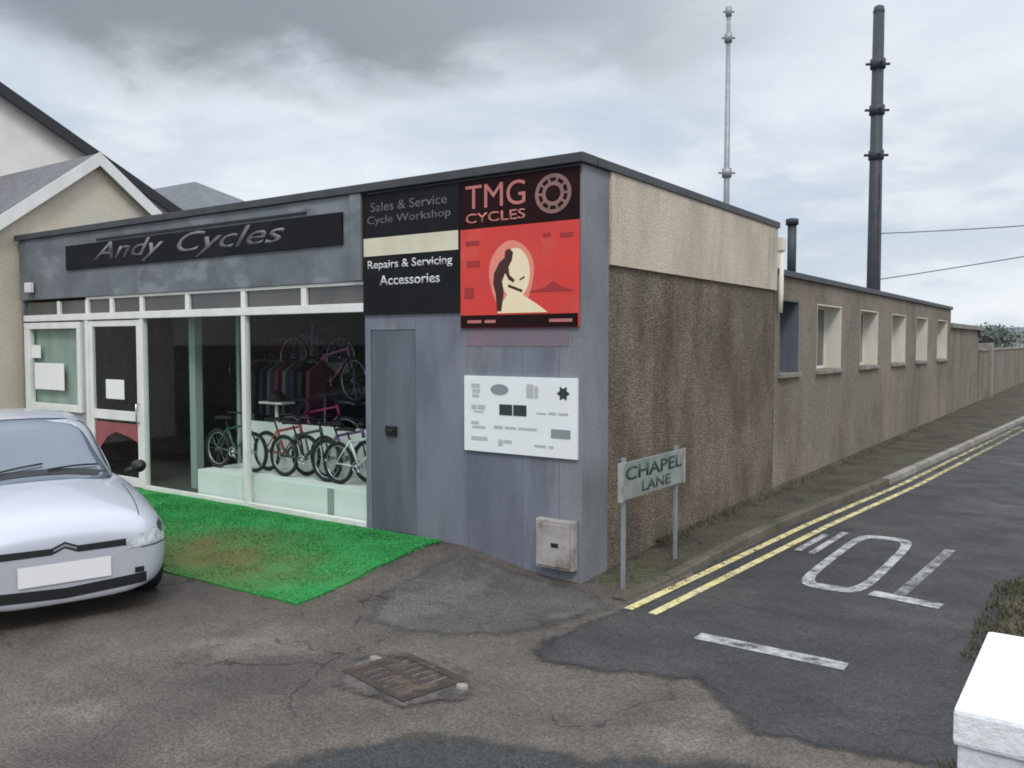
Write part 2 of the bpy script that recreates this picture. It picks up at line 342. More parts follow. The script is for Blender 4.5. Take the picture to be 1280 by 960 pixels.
def sheet(name, pts, m, dz, parent=None, sub=0.35, soft=0.0):
    """flat sheet dz above the ground, cut along a grid so that it follows the ramp"""
    bm = bmesh.new()
    vs = [bm.verts.new((x, y, 0)) for x, y in pts]
    bm.faces.new(vs)
    xs = [p[0] for p in pts]; ys = [p[1] for p in pts]
    x0, x1, y0, y1 = max(min(xs), -16), min(max(xs), 2), max(min(ys), 4.5), min(max(ys), 7.6)
    k = math.ceil(x0 / sub) * sub
    while k < x1:
        bmesh.ops.bisect_plane(bm, geom=bm.verts[:] + bm.edges[:] + bm.faces[:], plane_co=(k, 0, 0), plane_no=(1, 0, 0)); k += sub
    k = math.ceil(y0 / sub) * sub
    while k < y1:
        bmesh.ops.bisect_plane(bm, geom=bm.verts[:] + bm.edges[:] + bm.faces[:], plane_co=(0, k, 0), plane_no=(0, 1, 0)); k += sub
    if soft:
        for ax in (0, 1):
            lo, hi = ((max(min(xs), -6.5), min(max(xs), 3.0)), (max(min(ys), 2.0), min(max(ys), 10.8)))[ax]
            k = lo + 0.1
            while k < hi:
                bmesh.ops.bisect_plane(bm, geom=bm.verts[:] + bm.edges[:] + bm.faces[:], plane_co=(k if ax == 0 else 0, k if ax == 1 else 0, 0), plane_no=(1 - ax, ax, 0)); k += 0.16
        lay = bm.verts.layers.float.new('inside')
        E_ = [(Vector((*pts[a], 0)), Vector((*pts[(a + 1) % len(pts)], 0))) for a in range(len(pts))]
        for v in bm.verts:
            if not (-6.4 < v.co.x < 2.9 and 2.0 < v.co.y < 8.0) and name != 'verge': v[lay] = 1.0; continue
            d_ = 9.0
            for a, b in E_:
                ab = b - a; t_ = max(0, min(1, (v.co - a).dot(ab) / max(ab.length_squared, 1e-9))); d_ = min(d_, (v.co - a - ab * t_).length)
            v[lay] = min(1.0, d_ / soft)
    bmesh.ops.triangulate(bm, faces=bm.faces[:])
    for v in bm.verts: v.co.z = gz(v.co.x, v.co.y) + dz
    for f in bm.faces:
        if f.normal.z < 0: f.normal_flip()
    mb = MB(); mb.bm.free(); mb.bm = bm
    return mb.build(name, m, parent, keepn=False)

# ground: one sheet to the horizon, dense near the ramp
def axis(lo, hi, d0, d1, step):
    a = [lo, lo / 2, lo / 4, lo / 8]; v = d0
    a = [q for q in a if q < d0 - 1]
    while v < d1 + 1e-6: a.append(v); v += step
    return a + [q for q in (hi / 8, hi / 4, hi / 2, hi) if q > d1 + 1]
bm = bmesh.new()
X = axis(-900, 900, -17.5, 0, 0.35); Y = axis(-900, 900, 3.15, 9.1, 0.35)
g = [[bm.verts.new((x, y, gz(x, y))) for x in X] for y in Y]
for j in range(len(Y) - 1):
    for i in range(len(X) - 1): bm.faces.new((g[j][i], g[j][i + 1], g[j + 1][i + 1], g[j + 1][i]))
mb = MB(); mb.bm.free(); mb.bm = bm
tag(mb.build('ground', M['ground']), kind='structure')

def kx(y):   # kerb line of the lane
    P = [(5.4, -3.62), (6.6, -3.52), (11, -3.27), (15, -2.93), (29, -2.14), (60, -0.6), (130, 3)]
    for (a, b), (c, d) in zip(P, P[1:]):
        if y <= c: return b + (d - b) * (y - a) / (c - a)
    return 3
lane = [(-3.68, 5.42), (-3.48, 4.98), (-2.9, 5.08), (-2.28, 5.28), (-1.7, 4.75), (-0.2, 5.0), (2.5, 5.2), (2.5, 5.9)]
lane += [(-0.5, 6.2), (-0.7, 9.0), (-0.6, 9.9), (-0.2, 10.4), (3.0, 10.5), (9, 30), (14, 130), (3, 130), (-0.6, 60), (-2.14, 29), (-2.93, 15), (-3.27, 11), (-3.46, 7)]
tag(sheet('lane', jitter_poly(lane, 0.3, 0.05, 3), M['lane'], 0.006, soft=0.3), kind='structure')
road = [(-4.3, 1.4), (-3.72, 3.3), (-3.3, 3.95), (-2.45, 4.14), (-1.75, 4.55), (-0.7, 4.9), (3, 4.9), (3, 1.4), (90, 1.4), (90, -6), (-90, -6), (-90, 1.4)]
tag(sheet('road', jitter_poly(road, 0.3, 0.06, 7), M['road'], 0.010, soft=0.4), kind='structure')
apron = [(-5.6, 7.02), (-5.55, 5.6), (-5.1, 4.9), (-4.4, 4.9), (-3.75, 5.3), (-3.5, 6.0), (-3.36, 6.6), (-3.9, 7.02)]
tag(sheet('apron', jitter_poly(apron, 0.3, 0.06, 9), M['apron'], 0.004, soft=0.4), kind='structure')

# footpath strip between wall and kerb, and the kerb stones
def fh(y): return 0.008 + 0.085 * sm((y - 6.9) / 3.0)
ys = [6.93 + 0.35 * i for i in range(0, 70)] + [32, 36, 40, 50, 60, 80, 110]
bm = bmesh.new(); rows = []
for y in ys:
    a = -4.136; b = kx(y) - 0.12
    r = []
    for k in range(7):
        x = a + (b - a) * k / 6
        z = -0.02 if y < 7 else fh(y) + (0.03 * noise.noise(Vector((x * 3, y * 1.5, 0))) if 0 < k < 6 else 0) + (0.05 * sm((y - 9) / 3) if k == 0 else 0)
        r.append(bm.verts.new((x, y, z)))
    rows.append(r)
for r, s in zip(rows, rows[1:]):
    for k in range(6): bm.faces.new((r[k], r[k + 1], s[k + 1], s[k])).smooth = True
mb = MB(); mb.bm.free(); mb.bm = bm
tag(mb.build('footpath', M['path']), kind='structure')
mb = MB(); done = False
y = 6.75
while y < 60:
    if y > 14.6 and not done:
        tag(mb.build('kerb', M['kerbdirty']), kind='structure'); mb = MB(); done = True
    L_ = 0.9 if y < 30 else 3
    a, b = y + 0.008, y + L_ - 0.008
    h0, h1 = fh(a) + 0.012, fh(b) + 0.012
    pts = []
    for (yy, hh) in ((a, h0), (b, h1)):
        x1 = kx(yy); pts.append([(x1 - 0.13, yy, -0.02), (x1, yy, -0.02), (x1 - 0.012, yy, hh - 0.012), (x1 - 0.03, yy, hh), (x1 - 0.13, yy, hh)])
    A = [mb.bm.verts.new(p) for p in pts[0]]; B = [mb.bm.verts.new(p) for p in pts[1]]
    for k in range(5): mb.bm.faces.new((A[k], A[(k + 1) % 5], B[(k + 1) % 5], B[k]))
    mb.bm.faces.new(A[::-1]); mb.bm.faces.new(B)
    y += L_
tag(mb.build('kerb', M['kerb']), kind='structure')

# yellow lines
mb = MB()
for off in (0.10, 0.33):
    y = 6.55
    while y < 27:
        p = [(kx(y) + off, y), (kx(y) + off + 0.085, y), (kx(y + 0.4) + off + 0.085, y + 0.4), (kx(y + 0.4) + off, y + 0.4)]
        mb.face([(a, b, 0.011) for a, b in p]); y += 0.4
tag(mb.build('yellow_line_marking', M['yellow']), kind='structure')

# ------------------------------------------------------------------ lettering
def lettering(name, body, m, parent, box, frame, extrude=0.003, shear=0.0, bold=0.0, local=False):
    """text fitted into a box (u0,v0,u1,v1) on a plane: frame = (origin, u axis, v axis)"""
    cu = bpy.data.curves.new(name, 'FONT'); cu.body = body; cu.extrude = 0.0; cu.shear = shear; cu.offset = bold; cu.resolution_u = 4
    t = bpy.data.objects.new(name, cu); col.objects.link(t)
    dg = bpy.context.evaluated_depsgraph_get()
    me = bpy.data.meshes.new_from_object(t.evaluated_get(dg))
    bpy.data.objects.remove(t); bpy.data.curves.remove(cu)
    bm = bmesh.new(); bm.from_mesh(me); bpy.data.meshes.remove(me)
    bmesh.ops.remove_doubles(bm, verts=bm.verts[:], dist=1e-5)
    xs = [v.co.x for v in bm.verts]; ys_ = [v.co.y for v in bm.verts]
    x0, x1, y0, y1 = min(xs), max(xs), min(ys_), max(ys_)
    o, u, w = (Vector(q) for q in frame)
    nrm = u.cross(w).normalized()
    if extrude:
        r = bmesh.ops.extrude_face_region(bm, geom=bm.faces[:])
        for v in [e for e in r['geom'] if isinstance(e, bmesh.types.BMVert)]: v.co.z = 1.0
    for v in bm.verts:
        a = box[0] + (v.co.x - x0) / (x1 - x0) * (box[2] - box[0]); b = box[1] + (v.co.y - y0) / (y1 - y0) * (box[3] - box[1])
        v.co = o + u * a + w * b + nrm * (v.co.z * extrude)
    mb = MB(); mb.bm.free(); mb.bm = bm
    return mb.build(name, m, parent, local)

def flat(pts, frame, d=0.003):
    """2-D outline raised from a plane"""
    o, u, w = (Vector(q) for q in frame); n = u.cross(w).normalized()
    return [o + u * a + w * b for a, b in pts], n * d

def ell(cx, cy, rx, ry, n=28): return [(cx + rx * math.cos(2 * math.pi * k / n), cy + ry * math.sin(2 * math.pi * k / n)) for k in range(n)]
def rc(x0, y0, x1, y1): return [(x0, y0), (x1, y0), (x1, y1), (x0, y1)]

# STOP painted for drivers leaving the lane: upside down from here; its S has worn away
FL = ((0, 0, 0.012), (-1, 0, 0), (0, -1, 0))
def road_letter(strokes, m, wd=0.085):
    mb = MB()
    for pl in strokes:
        closed = pl[0] == pl[-1]; P = [Vector((*p, 0.012)) for p in pl]; n = len(P); Ls = []; Rs = []
        for i_, p in enumerate(P):
            a = P[i_ - 1] if i_ else (P[-2] if closed else p); b = P[i_ + 1] if i_ < n - 1 else (P[1] if closed else p)
            d = (b - a).normalized(); q = Vector((-d.y, d.x, 0)) * wd * (0.5 + 0.5 * abs(d.x)) 
            Ls.append(mb.bm.verts.new(p + q)); Rs.append(mb.bm.verts.new(p - q))
        for k in range(n - 1): mb.bm.faces.new((Ls[k], Rs[k], Rs[k + 1], Ls[k + 1]))
    return tag(mb.build('road_marking', m), kind='structure')
def oval(x0, x1, y0, y1, e=4.6, n=48):
    out = []
    for k in range(n + 1):
        a = 2 * math.pi * (k % n) / n; c_, s_ = math.cos(a), math.sin(a)
        out.append(((x0 + x1) / 2 + (x1 - x0) / 2 * math.copysign(abs(c_) ** (2 / e), c_), (y0 + y1) / 2 + (y1 - y0) / 2 * math.copysign(abs(s_) ** (2 / e), s_)))
    return out
road_letter([[(-1.78, 8.27), (-1.18, 8.18)]], M['mark'], 0.09)
road_letter([[(-1.55, 8.36), (-1.50, 9.3), (-1.44, 10.5)]], M['markt'], 0.10)
road_letter([oval(-2.42, -1.86, 8.22, 10.7)], M['mark'], 0.095)
road_letter([[(-2.66, 9.45), (-2.62, 10.75)], [(-2.82, 9.5), (-2.78, 10.5)]], M['mark'], 0.075)
mb = MB(); mb.face([(-2.62, 6.18, 0.011), (-1.5, 6.18, 0.011), (-1.5, 6.34, 0.011), (-2.62, 6.34, 0.011)])
tag(mb.build('stop_line_marking', M['mark']), kind='structure')

# ------------------------------------------------------------------ the bicycle shop
YF = 7.03
shop = thing('shop_building', 'flat roofed grey bicycle shop with white framed windows and brown pebble dash side wall', 'building', (-9.4, YF, 0))
# pebble-dashed side wall, cream band above, corner pier
XS_ = -4.14
MB().box(-4.38, XS_, 7.545, 12.60, -0.1, 3.075).build('side_wall', M['dash'], shop)
MB().box(-4.38, XS_ + 0.035, 7.545, 12.64, 3.077, 3.985).build('upper_band', M['band'], shop)
MB().box(-4.38, XS_ + 0.012, YF, 7.543, -0.1, 3.985, 0.006).build('corner_pier', M['pier'], shop)
MB().box(-14.9, -4.385, 12.35, 12.595, -0.1, 3.98).build('rear_wall', M['dash'], shop)
MB().box(-14.9, -14.72, 7.13, 12.345, -0.1, 3.98).build('end_wall', M['dash'], shop)
MB().box(-14.715, -4.385, 7.2, 12.345, 3.84, 3.94).build('roof', M['roof'], shop)
mb = MB()
mb.box(-14.96, XS_ + 0.05, 6.955, 7.25, 3.988, 4.078, 0.008)
mb.box(-4.40, XS_ + 0.055, 7.252, 12.68, 3.987, 4.074, 0.008)
mb.build('coping', M['coping'], shop)
# boarded front
mb = MB()
for a, b in ((-6.222, -5.50), (-5.497, -4.82), (-4.817, -4.382)): mb.box(a, b, YF, YF + 0.0275, -0.1, 3.985, 0.003)
mb.box(-6.98, -4.385, YF + 0.028, YF + 0.15, -0.1, 3.98)
mb.box(-6.98, -6.226, YF + 0.002, YF + 0.027, 2.45, 3.985)
mb.box(-6.98, -6.895, YF + 0.002, YF + 0.027, -0.1, 2.45)
mb.build('front_boarding', M['grey'], shop)
mb = MB()
mb.box(-6.885, -6.23, YF + 0.006, YF + 0.0275, 0.19, 2.44, 0.004)
sd = mb.build('side_door', M['door'], shop)
mb = MB(); mb.box(-6.66, -6.50, YF - 0.022, YF + 0.008, 1.27, 1.38, 0.006); mb.tube([(-6.52, YF - 0.02, 1.33), (-6.52, YF - 0.06, 1.33), (-6.62, YF - 0.06, 1.33)], 0.012)
mb.build('latch', M['trim'], sd)
# fascia over the windows
mb = MB(); mb.box(-14.9, -7.16, YF - 0.03, YF + 0.12, 3.005, 3.986, 0.006)
mb.box(-7.155, -6.985, YF - 0.055, YF + 0.12, 3.005, 3.986, 0.006)
mb.build('fascia', M['fascia'], shop)
mb = MB(); mb.box(-14.9, -14.83, YF, YF + 0.12, 0, 3.0)
mb.build('end_pier', M['fascia'], shop)

# white frames. outer frame of the whole shopfront
mb = MB()
mb.box(-14.82, -6.985, YF - 0.02, YF + 0.075, 2.655, 2.755, 0.006)         # rail under the top lights
mb.box(-12.9, -6.985, YF - 0.005, YF + 0.06, 2.965, 3.003, 0.004)
for x in (-13.72, -12.88, -12.2, -11.42, -10.33, -9.14, -8.0): mb.box(x - 0.045, x + 0.045, YF - 0.004, YF + 0.055, 2.757, 2.963, 0.004)
for x in (-12.9, -11.43, -9.14): mb.box(x - 0.04, x + 0.04, YF - 0.012, YF + 0.07, 0.18, 2.653, 0.006)
mb.box(-11.388, -9.182, YF - 0.005, YF + 0.07, 0.18, 0.245, 0.004); mb.box(-9.098, -6.985, YF - 0.005, YF + 0.07, 0.18, 0.245, 0.004)
mb.build('shopfront_frame', M['white'], shop)
tl = [-14.82, -13.72, -12.88, -12.2, -11.42, -10.33, -9.14, -8.0, -6.985]
for a, b in zip(tl, tl[1:]):
    MB().box(a + 0.047, b - 0.047, YF + 0.03, YF + 0.036, 2.757, 2.963).build('top_light', M['darkglass'], shop)
for a, b in ((-11.388, -9.182), (-9.098, -6.985)):
    MB().box(a, b, YF + 0.035, YF + 0.041, 0.247, 2.653).build('shop_window', M['glass'], shop)
# left window: thick white frame, pale blind, two notices
fr = MB(); x0, x1, z0, z1 = -14.80, -13.06, 1.22, 2.63
fr.box(x0, x1, YF - 0.03, YF + 0.06, z0, z0 + 0.11, 0.006); fr.box(x0, x1, YF - 0.03, YF + 0.06, z1 - 0.10, z1, 0.006)
fr.box(x0, x0 + 0.17, YF - 0.028, YF + 0.058, z0 + 0.112, z1 - 0.102, 0.006); fr.box(x1 - 0.10, x1, YF - 0.028, YF + 0.058, z0 + 0.112, z1 - 0.102, 0.006)
w = fr.build('side_window', M['white'], shop)
MB().box(x0 + 0.17, x1 - 0.1, YF + 0.02, YF + 0.026, z0 + 0.11, z1 - 0.1).build('pane', M['glass'], w)
MB().box(x0 + 0.1, x1 - 0.05, YF + 0.09, YF + 0.10, z0 + 0.05, z1 - 0.03).build('blind', mat('pale_green_blind', (0.36, 0.42, 0.38), (0.26, 0.31, 0.28), scale=2.2, stretch=(2, 1, 0.4), rough=0.8), w)
MB().box(-14.55, -13.62, YF + 0.008, YF + 0.012, 1.55, 1.98).build('notice', M['paper'], w)
MB().box(-14.62, -14.34, YF + 0.008, YF + 0.012, 2.06, 2.27).build('notice', M['paper'], w)
MB().box(-14.82, -12.945, YF + 0.02, YF + 0.08, 0.18, 1.215).build('stall_riser', mat('pale_panel', (0.42, 0.43, 0.42), (0.34, 0.35, 0.34), scale=2, rough=0.6), shop)
MB().box(-13.055, -12.945, YF + 0.01, YF + 0.08, 1.22, 2.652).build('window_post', MATS['pale_panel'], shop)
# glazed door
dr = MB(); a, b = -12.855, -11.475
dr.box(a, a + 0.1, YF, YF + 0.05, 0.2, 2.64, 0.005); dr.box(b - 0.1, b, YF, YF + 0.05, 0.2, 2.64, 0.005)
dr.box(a + 0.1, b - 0.1, YF + 0.001, YF + 0.049, 2.55, 2.639, 0.005); dr.box(a + 0.1, b - 0.1, YF + 0.001, YF + 0.049, 1.16, 1.30, 0.005); dr.box(a + 0.1, b - 0.1, YF + 0.001, YF + 0.049, 0.2, 0.33, 0.005)
d = dr.build('door', M['white'], shop)
MB().box(a + 0.1, b - 0.1, YF + 0.02, YF + 0.026, 1.30, 2.55).build('pane', M['glass'], d)
MB().box(a + 0.1, b - 0.1, YF + 0.02, YF + 0.026, 0.33, 1.16).build('pane', M['glass'], d)
fr_ = ((0, YF + 0.016, 0), (1, 0, 0), (0, 0, 1))
mb = MB(); p = [(a + 0.12, 0.62), (a + 0.12, 1.12), (b - 0.12, 1.12), (b - 0.12, 0.85), (b - 0.35, 0.92), (-12.17, 0.98), (-12.4, 0.9)]
pts, n = flat(p, fr_, 0.002); mb.prism(pts, n)
mb.build('red_sticker', mat('faded_red_film', (0.33, 0.10, 0.10), (0.26, 0.07, 0.08), scale=3, rough=0.5), d)
MB().box(-12.42, -11.93, YF + 0.012, YF + 0.016, 1.47, 1.76).build('notice', M['paper'], d)
mb = MB(); mb.tube([(b - 0.05, YF - 0.005, 1.15), (b - 0.05, YF - 0.05, 1.15), (b - 0.05, YF - 0.05, 1.42), (b - 0.05, YF - 0.005, 1.42)], 0.012)
mb.build('handle', M['steel'], d)
# the room behind the glass
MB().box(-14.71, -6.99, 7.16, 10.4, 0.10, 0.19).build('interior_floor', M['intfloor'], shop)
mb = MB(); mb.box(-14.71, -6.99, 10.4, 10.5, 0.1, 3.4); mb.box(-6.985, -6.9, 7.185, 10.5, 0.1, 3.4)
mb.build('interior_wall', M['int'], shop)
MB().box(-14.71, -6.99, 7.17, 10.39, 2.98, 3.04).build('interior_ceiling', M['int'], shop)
mb = MB(); mb.box(-11.0, -10.86, 7.5, 7.62, 0.19, 2.97); mb.box(-10.45, -10.38, 7.9, 8.0, 0.19, 2.97)
mb.build('interior_post', mat('pale_green_post', (0.30, 0.36, 0.33), rough=0.6), shop)
# low skirting upstand under the boarding
# white rainwater pipe at the end of the band
mb = MB(); mb.tube([(-4.08, 12.72, 3.7), (-4.08, 12.72, 3.05), (-4.09, 12.72, 2.75)], 0.04); mb.box(-4.138, -4.03, 12.66, 12.79, 3.66, 3.86, 0.01)
mb.build('rainwater_pipe', M['reveal'], shop)

# security light on the fascia
t = thing('security_light', 'small white security light on the grey fascia above the thick framed notice window', 'light', (-14.45, YF - 0.03, 3.12))
MB().box(-0.09, 0.09, -0.10, -0.03, 0.0, 0.16, 0.012).build('lamp_head', M['white'], t, local=True)
MB().box(-0.03, 0.03, -0.03, 0.0, 0.03, 0.12).build('bracket', M['trim'], t, local=True)

# ------------------------------------------------------------------ signs on the shop
def sign_board(name, label, cat, x0, x1, z0, z1, m, y=YF, th=0.03, part='panel'):
    t = thing(name, label, cat, ((x0 + x1) / 2, y, z0))
    MB().box(x0, x1, y - th, y - 0.001, z0, z1, 0.003).build(part, m, t)
    return t, ((0, y - th - 0.0015, 0), (1, 0, 0), (0, 0, 1))

YS = YF - 0.03
t, f = sign_board('shop_name_sign', 'long black name board with grey slanted lettering across the fascia', 'sign', -13.36, -7.28, 3.43, 3.80, M['black'], YS)
lettering('lettering', 'Andy', M['greyink'], t, (-12.55, 3.46, -10.75, 3.785), f, shear=0.4, bold=0.006)
lettering('lettering', 'Cycles', M['greyink'], t, (-10.45, 3.44, -8.25, 3.785), f, shear=0.4, bold=0.006)
mb = MB(); pts, n = flat(rc(-12.5, 3.835, -7.9, 3.86), ((0, YS, 0), (1, 0, 0), (0, 0, 1)), 0.02); mb.prism(pts, n)
mb.build('trim_strip', M['trim'], t)

YB = YF + 0.002
t, f = sign_board('services_sign', 'black board listing repairs in white lettering with a cream strip across it', 'sign', -6.978, -5.585, 2.62, 3.965, M['black'], YB)
lettering('lettering', 'Sales & Service', M['dimink'], t, (-6.85, 3.76, -5.75, 3.86), f)
lettering('lettering', 'Cycle Workshop', M['dimink'], t, (-6.9, 3.60, -5.7, 3.71), f)
mb = MB(); pts, n = flat(rc(-6.96, 3.27, -5.60, 3.47), f); mb.prism(pts, n); mb.build('cream_strip', M['creamink'], t)
lettering('lettering', 'Repairs & Servicing', M['whiteink'], t, (-6.9, 3.10, -5.68, 3.22), f, bold=0.012)
lettering('lettering', 'Accessories', M['whiteink'], t, (-6.72, 2.94, -5.85, 3.05), f, bold=0.012)

t, f = sign_board('emblem_sign', 'dark maroon board with pale red TMG letters and a round emblem', 'sign', -5.575, -4.16, 3.47, 3.965, M['maroon'], YB)
lettering('lettering', 'TMG', M['redink'], t, (-5.50, 3.665, -4.76, 3.905), f, bold=0.0)
lettering('lettering', 'CYCLES', M['redink'], t, (-5.50, 3.52, -4.76, 3.62), f, bold=0.012)
mb = MB(); cx_, cz_ = -4.44, 3.73
for r0, r1 in ((0.205, 0.165), (0.125, 0.085)):
    mbn = 40
    A = ell(cx_, cz_, r0, r0 * 0.92, mbn); B = ell(cx_, cz_, r1, r1 * 0.92, mbn)
    for k in range(mbn):
        pts, n = flat([A[k], A[(k + 1) % mbn], B[(k + 1) % mbn], B[k]], f, 0.003); mb.prism(pts, n)
for k in range(10):
    an = 2 * math.pi * k / 10
    c, s = math.cos(an), math.sin(an)
    q = [(cx_ + c * 0.12 - s * 0.012, cz_ + (s * 0.12 + c * 0.012) * 0.92), (cx_ + c * 0.17 - s * 0.012, cz_ + (s * 0.17 + c * 0.012) * 0.92), (cx_ + c * 0.17 + s * 0.012, cz_ + (s * 0.17 - c * 0.012) * 0.92), (cx_ + c * 0.12 + s * 0.012, cz_ + (s * 0.12 - c * 0.012) * 0.92)]
    pts, n = flat(q, f, 0.0026); mb.prism(pts, n)
mb.build('emblem', mat('dull_pink_emblem', (0.30, 0.15, 0.14), (0.22, 0.12, 0.11), scale=6, rough=0.5), t)

t, f = sign_board('red_poster', 'red printed board with a dark rider silhouette against a pale sun', 'poster', -5.575, -4.155, 2.455, 3.465, M['red'], YB)
fz = 2.455
mb = MB(); pts, n = flat([(-4.93 + 0.27 * math.cos(q) * (1 + 0.06 * math.sin(3 * q)), 2.96 + 0.36 * math.sin(q)) for q in [2 * math.pi * k / 30 for k in range(30)]], f, 0.0012); mb.prism(pts, n); mb.build('sun_glow', M['orangeink'], t)
mb = MB(); pts, n = flat(ell(-4.88, 2.99, 0.175, 0.25), f, 0.0022); mb.prism(pts, n)
pts, n = flat([(-5.1, 2.60), (-4.5, 2.60), (-4.62, 2.68), (-4.80, 2.78), (-4.98, 2.78), (-5.06, 2.68)], f, 0.002); mb.prism(pts, n)
mb.build('sun_disc', M['sunink'], t)
# rider leaning forward over a handlebar
mb = MB()
body = [(-5.05, 2.62), (-5.02, 2.80), (-5.04, 2.92), (-5.0, 3.0), (-4.96, 2.93), (-4.90, 2.90), (-4.885, 2.925), (-4.95, 2.98), (-4.96, 3.06), (-4.92, 3.12), (-4.905, 3.2), (-4.95, 3.24), (-5.0, 3.22), (-5.01, 3.15), (-5.07, 3.11), (-5.14, 3.0), (-5.15, 2.90), (-5.12, 2.80), (-5.10, 2.62)]
pts, n = flat(body, f, 0.0035); mb.prism(pts, n)
for q in ([(-4.97, 2.86), (-4.80, 2.80), (-4.79, 2.825), (-4.96, 2.885)], [(-4.83, 2.93), (-4.77, 2.96), (-4.765, 2.945), (-4.825, 2.915)]):
    pts, n = flat(q, f, 0.0033); mb.prism(pts, n)
mb.build('silhouette', mat('dark_brown_print', (0.055, 0.015, 0.012), rough=0.5), t)
mb = MB()
for q in ([(-4.72, 2.80), (-4.2, 2.80), (-4.33, 2.84), (-4.44, 2.90), (-4.53, 2.84)], rc(-5.5, 3.30, -5.33, 3.345), rc(-5.49, 3.08, -5.32, 3.14), rc(-5.52, 2.76, -5.40, 2.87), rc(-4.55, 3.33, -4.47, 3.36), rc(-4.36, 3.31, -4.22, 3.35)):
    pts, n = flat(q, f, 0.0025); mb.prism(pts, n)
mb.build('print', M['darkred'], t)
mb = MB(); pts, n = flat(rc(-5.57, 2.458, -4.16, 2.585), f, 0.0015); mb.prism(pts, n); mb.build('footer_strip', M['maroon'], t)
mb = MB()
for (q0, q1) in ((-5.48, -5.3), (-5.26, -5.12), (-4.48, -4.22)):
    pts, n = flat(rc(q0, 2.505, q1, 2.535), f, 0.003); mb.prism(pts, n)
mb.build('footer_print', M['redink'], t)

mb = MB(); pts, n = flat(rc(-5.52, 2.27, -4.28, 2.44), ((0, YF - 0.0005, 0), (1, 0, 0), (0, 0, 1)), 0.004); mb.prism(pts, n); mb.build('faded_strip', mat('faded_red_strip', (0.235, 0.155, 0.185), (0.17, 0.15, 0.185), scale=3.5, rough=0.6), t)
t, f = sign_board('brands_panel', 'white panel printed with rows of grey and black logos on the grey boarding', 'sign', -5.525, -4.165, 1.19, 1.965, M['whiteboard'], YB, th=0.035)
def q2(u, v): return (-5.525 + 1.373 * u, 1.965 - 0.775 * v)
def blocks(rs, m, name='logo'):
    mb = MB()
    for (u0, v0, u1, v1) in rs:
        a, b = q2(u0, v1), q2(u1, v0); pts, n = flat(rc(a[0], a[1], b[0], b[1]), f, 0.0025); mb.prism(pts, n)
    mb.build(name, m, t)
blocks([(0.07, 0.10, 0.15, 0.15), (0.08, 0.17, 0.15, 0.22), (0.08, 0.24, 0.14, 0.28)], M['paleink'])
mb = MB(); c = q2(0.33, 0.17); pts, n = flat(ell(c[0], c[1], 0.11, 0.055), f, 0.0025); mb.prism(pts, n); mb.build('logo', M['midink'], t)
blocks([(0.57, 0.09, 0.63, 0.26), (0.64, 0.11, 0.67, 0.26)], M['paleink'])
mb = MB(); c = q2(0.88, 0.19)
pts, n = flat([(c[0] + (0.075 if k % 2 == 0 else 0.045) * math.cos(2 * math.pi * k / 12), c[1] + (0.075 if k % 2 == 0 else 0.045) * math.sin(2 * math.pi * k / 12)) for k in range(12)], f, 0.0025); mb.prism(pts, n); mb.build('logo', M['blackink'], t)
blocks([(0.33, 0.36, 0.445, 0.50), (0.455, 0.36, 0.57, 0.50)], M['blackink'])
blocks([(0.07, 0.38, 0.12, 0.44), (0.13, 0.38, 0.2, 0.44), (0.09, 0.46, 0.18, 0.48)], M['paleink'])
blocks([(0.66, 0.44, 0.74, 0.46), (0.76, 0.43, 0.82, 0.46), (0.84, 0.43, 0.92, 0.46)], M['paleink'])
blocks([(0.07, 0.60, 0.14, 0.64), (0.08, 0.66, 0.2, 0.69)], M['paleink'])
blocks([(0.28, 0.64, 0.36, 0.68), (0.38, 0.645, 0.48, 0.675), (0.5, 0.645, 0.66, 0.675)], M['paleink'])
blocks([(0.78, 0.64, 0.94, 0.75)], M['midink'])
blocks([(0.07, 0.80, 0.22, 0.85), (0.32, 0.82, 0.36, 0.9), (0.37, 0.82, 0.44, 0.86)], M['paleink'])
blocks([(0.64, 0.85, 0.74, 0.88), (0.76, 0.85, 0.80, 0.88)], M['paleink'])

# meter box at the foot of the boarding
t = thing('meter_box', 'weathered pale meter box at the foot of the grey boarding', 'meter box', (-4.36, YF, 0.12))
MB().box(-4.59, -4.165, YF - 0.10, YF - 0.002, 0.12, 0.60, 0.015).build('case', M['box'], t)
MB().box(-4.56, -4.195, YF - 0.115, YF - 0.101, 0.15, 0.56, 0.006).build('lid', M['box'], t)
MB().box(-4.40, -4.32, YF - 0.122, YF - 0.116, 0.34, 0.38).build('lock', M['trim'], t)

# ------------------------------------------------------------------ street name sign on two posts
XS = -3.70
t = thing('street_name_sign', 'weathered white street name plate on two grey posts against the pebble dash wall', 'street sign', (XS, 7.6, 0))
MB().box(XS - 0.012, XS + 0.012, 6.98, 8.42, 0.84, 1.19, 0.004).build('plate', mat('weathered_plate', (0.27, 0.29, 0.27), (0.19, 0.21, 0.195), scale=4, rough=0.6, c3=(0.15, 0.22, 0.19), s3=2.0), t)
mb = MB()
mb.box(XS - 0.014, XS + 0.018, 6.975, 7.025, 0.835, 1.195); mb.box(XS - 0.014, XS + 0.018, 8.375, 8.425, 0.835, 1.195)
mb.build('plate_border', M['box'], t)
FS = ((XS + 0.0125, 0, 0), (0, 1, 0), (0, 0, 1))
G = mat('dark_green_lettering', (0.025, 0.06, 0.045), rough=0.5)
lettering('lettering', 'CHAPEL', G, t, (7.08, 1.02, 8.34, 1.15), FS, bold=0.015)
lettering('lettering', 'LANE', G, t, (7.42, 0.88, 8.05, 0.98), FS, bold=0.01)
for y in (7.12, 8.28):
    MB().box(XS - 0.045, XS - 0.013, y - 0.022, y + 0.022, -0.05, 1.23, 0.004).build('post', M['galv'], t)

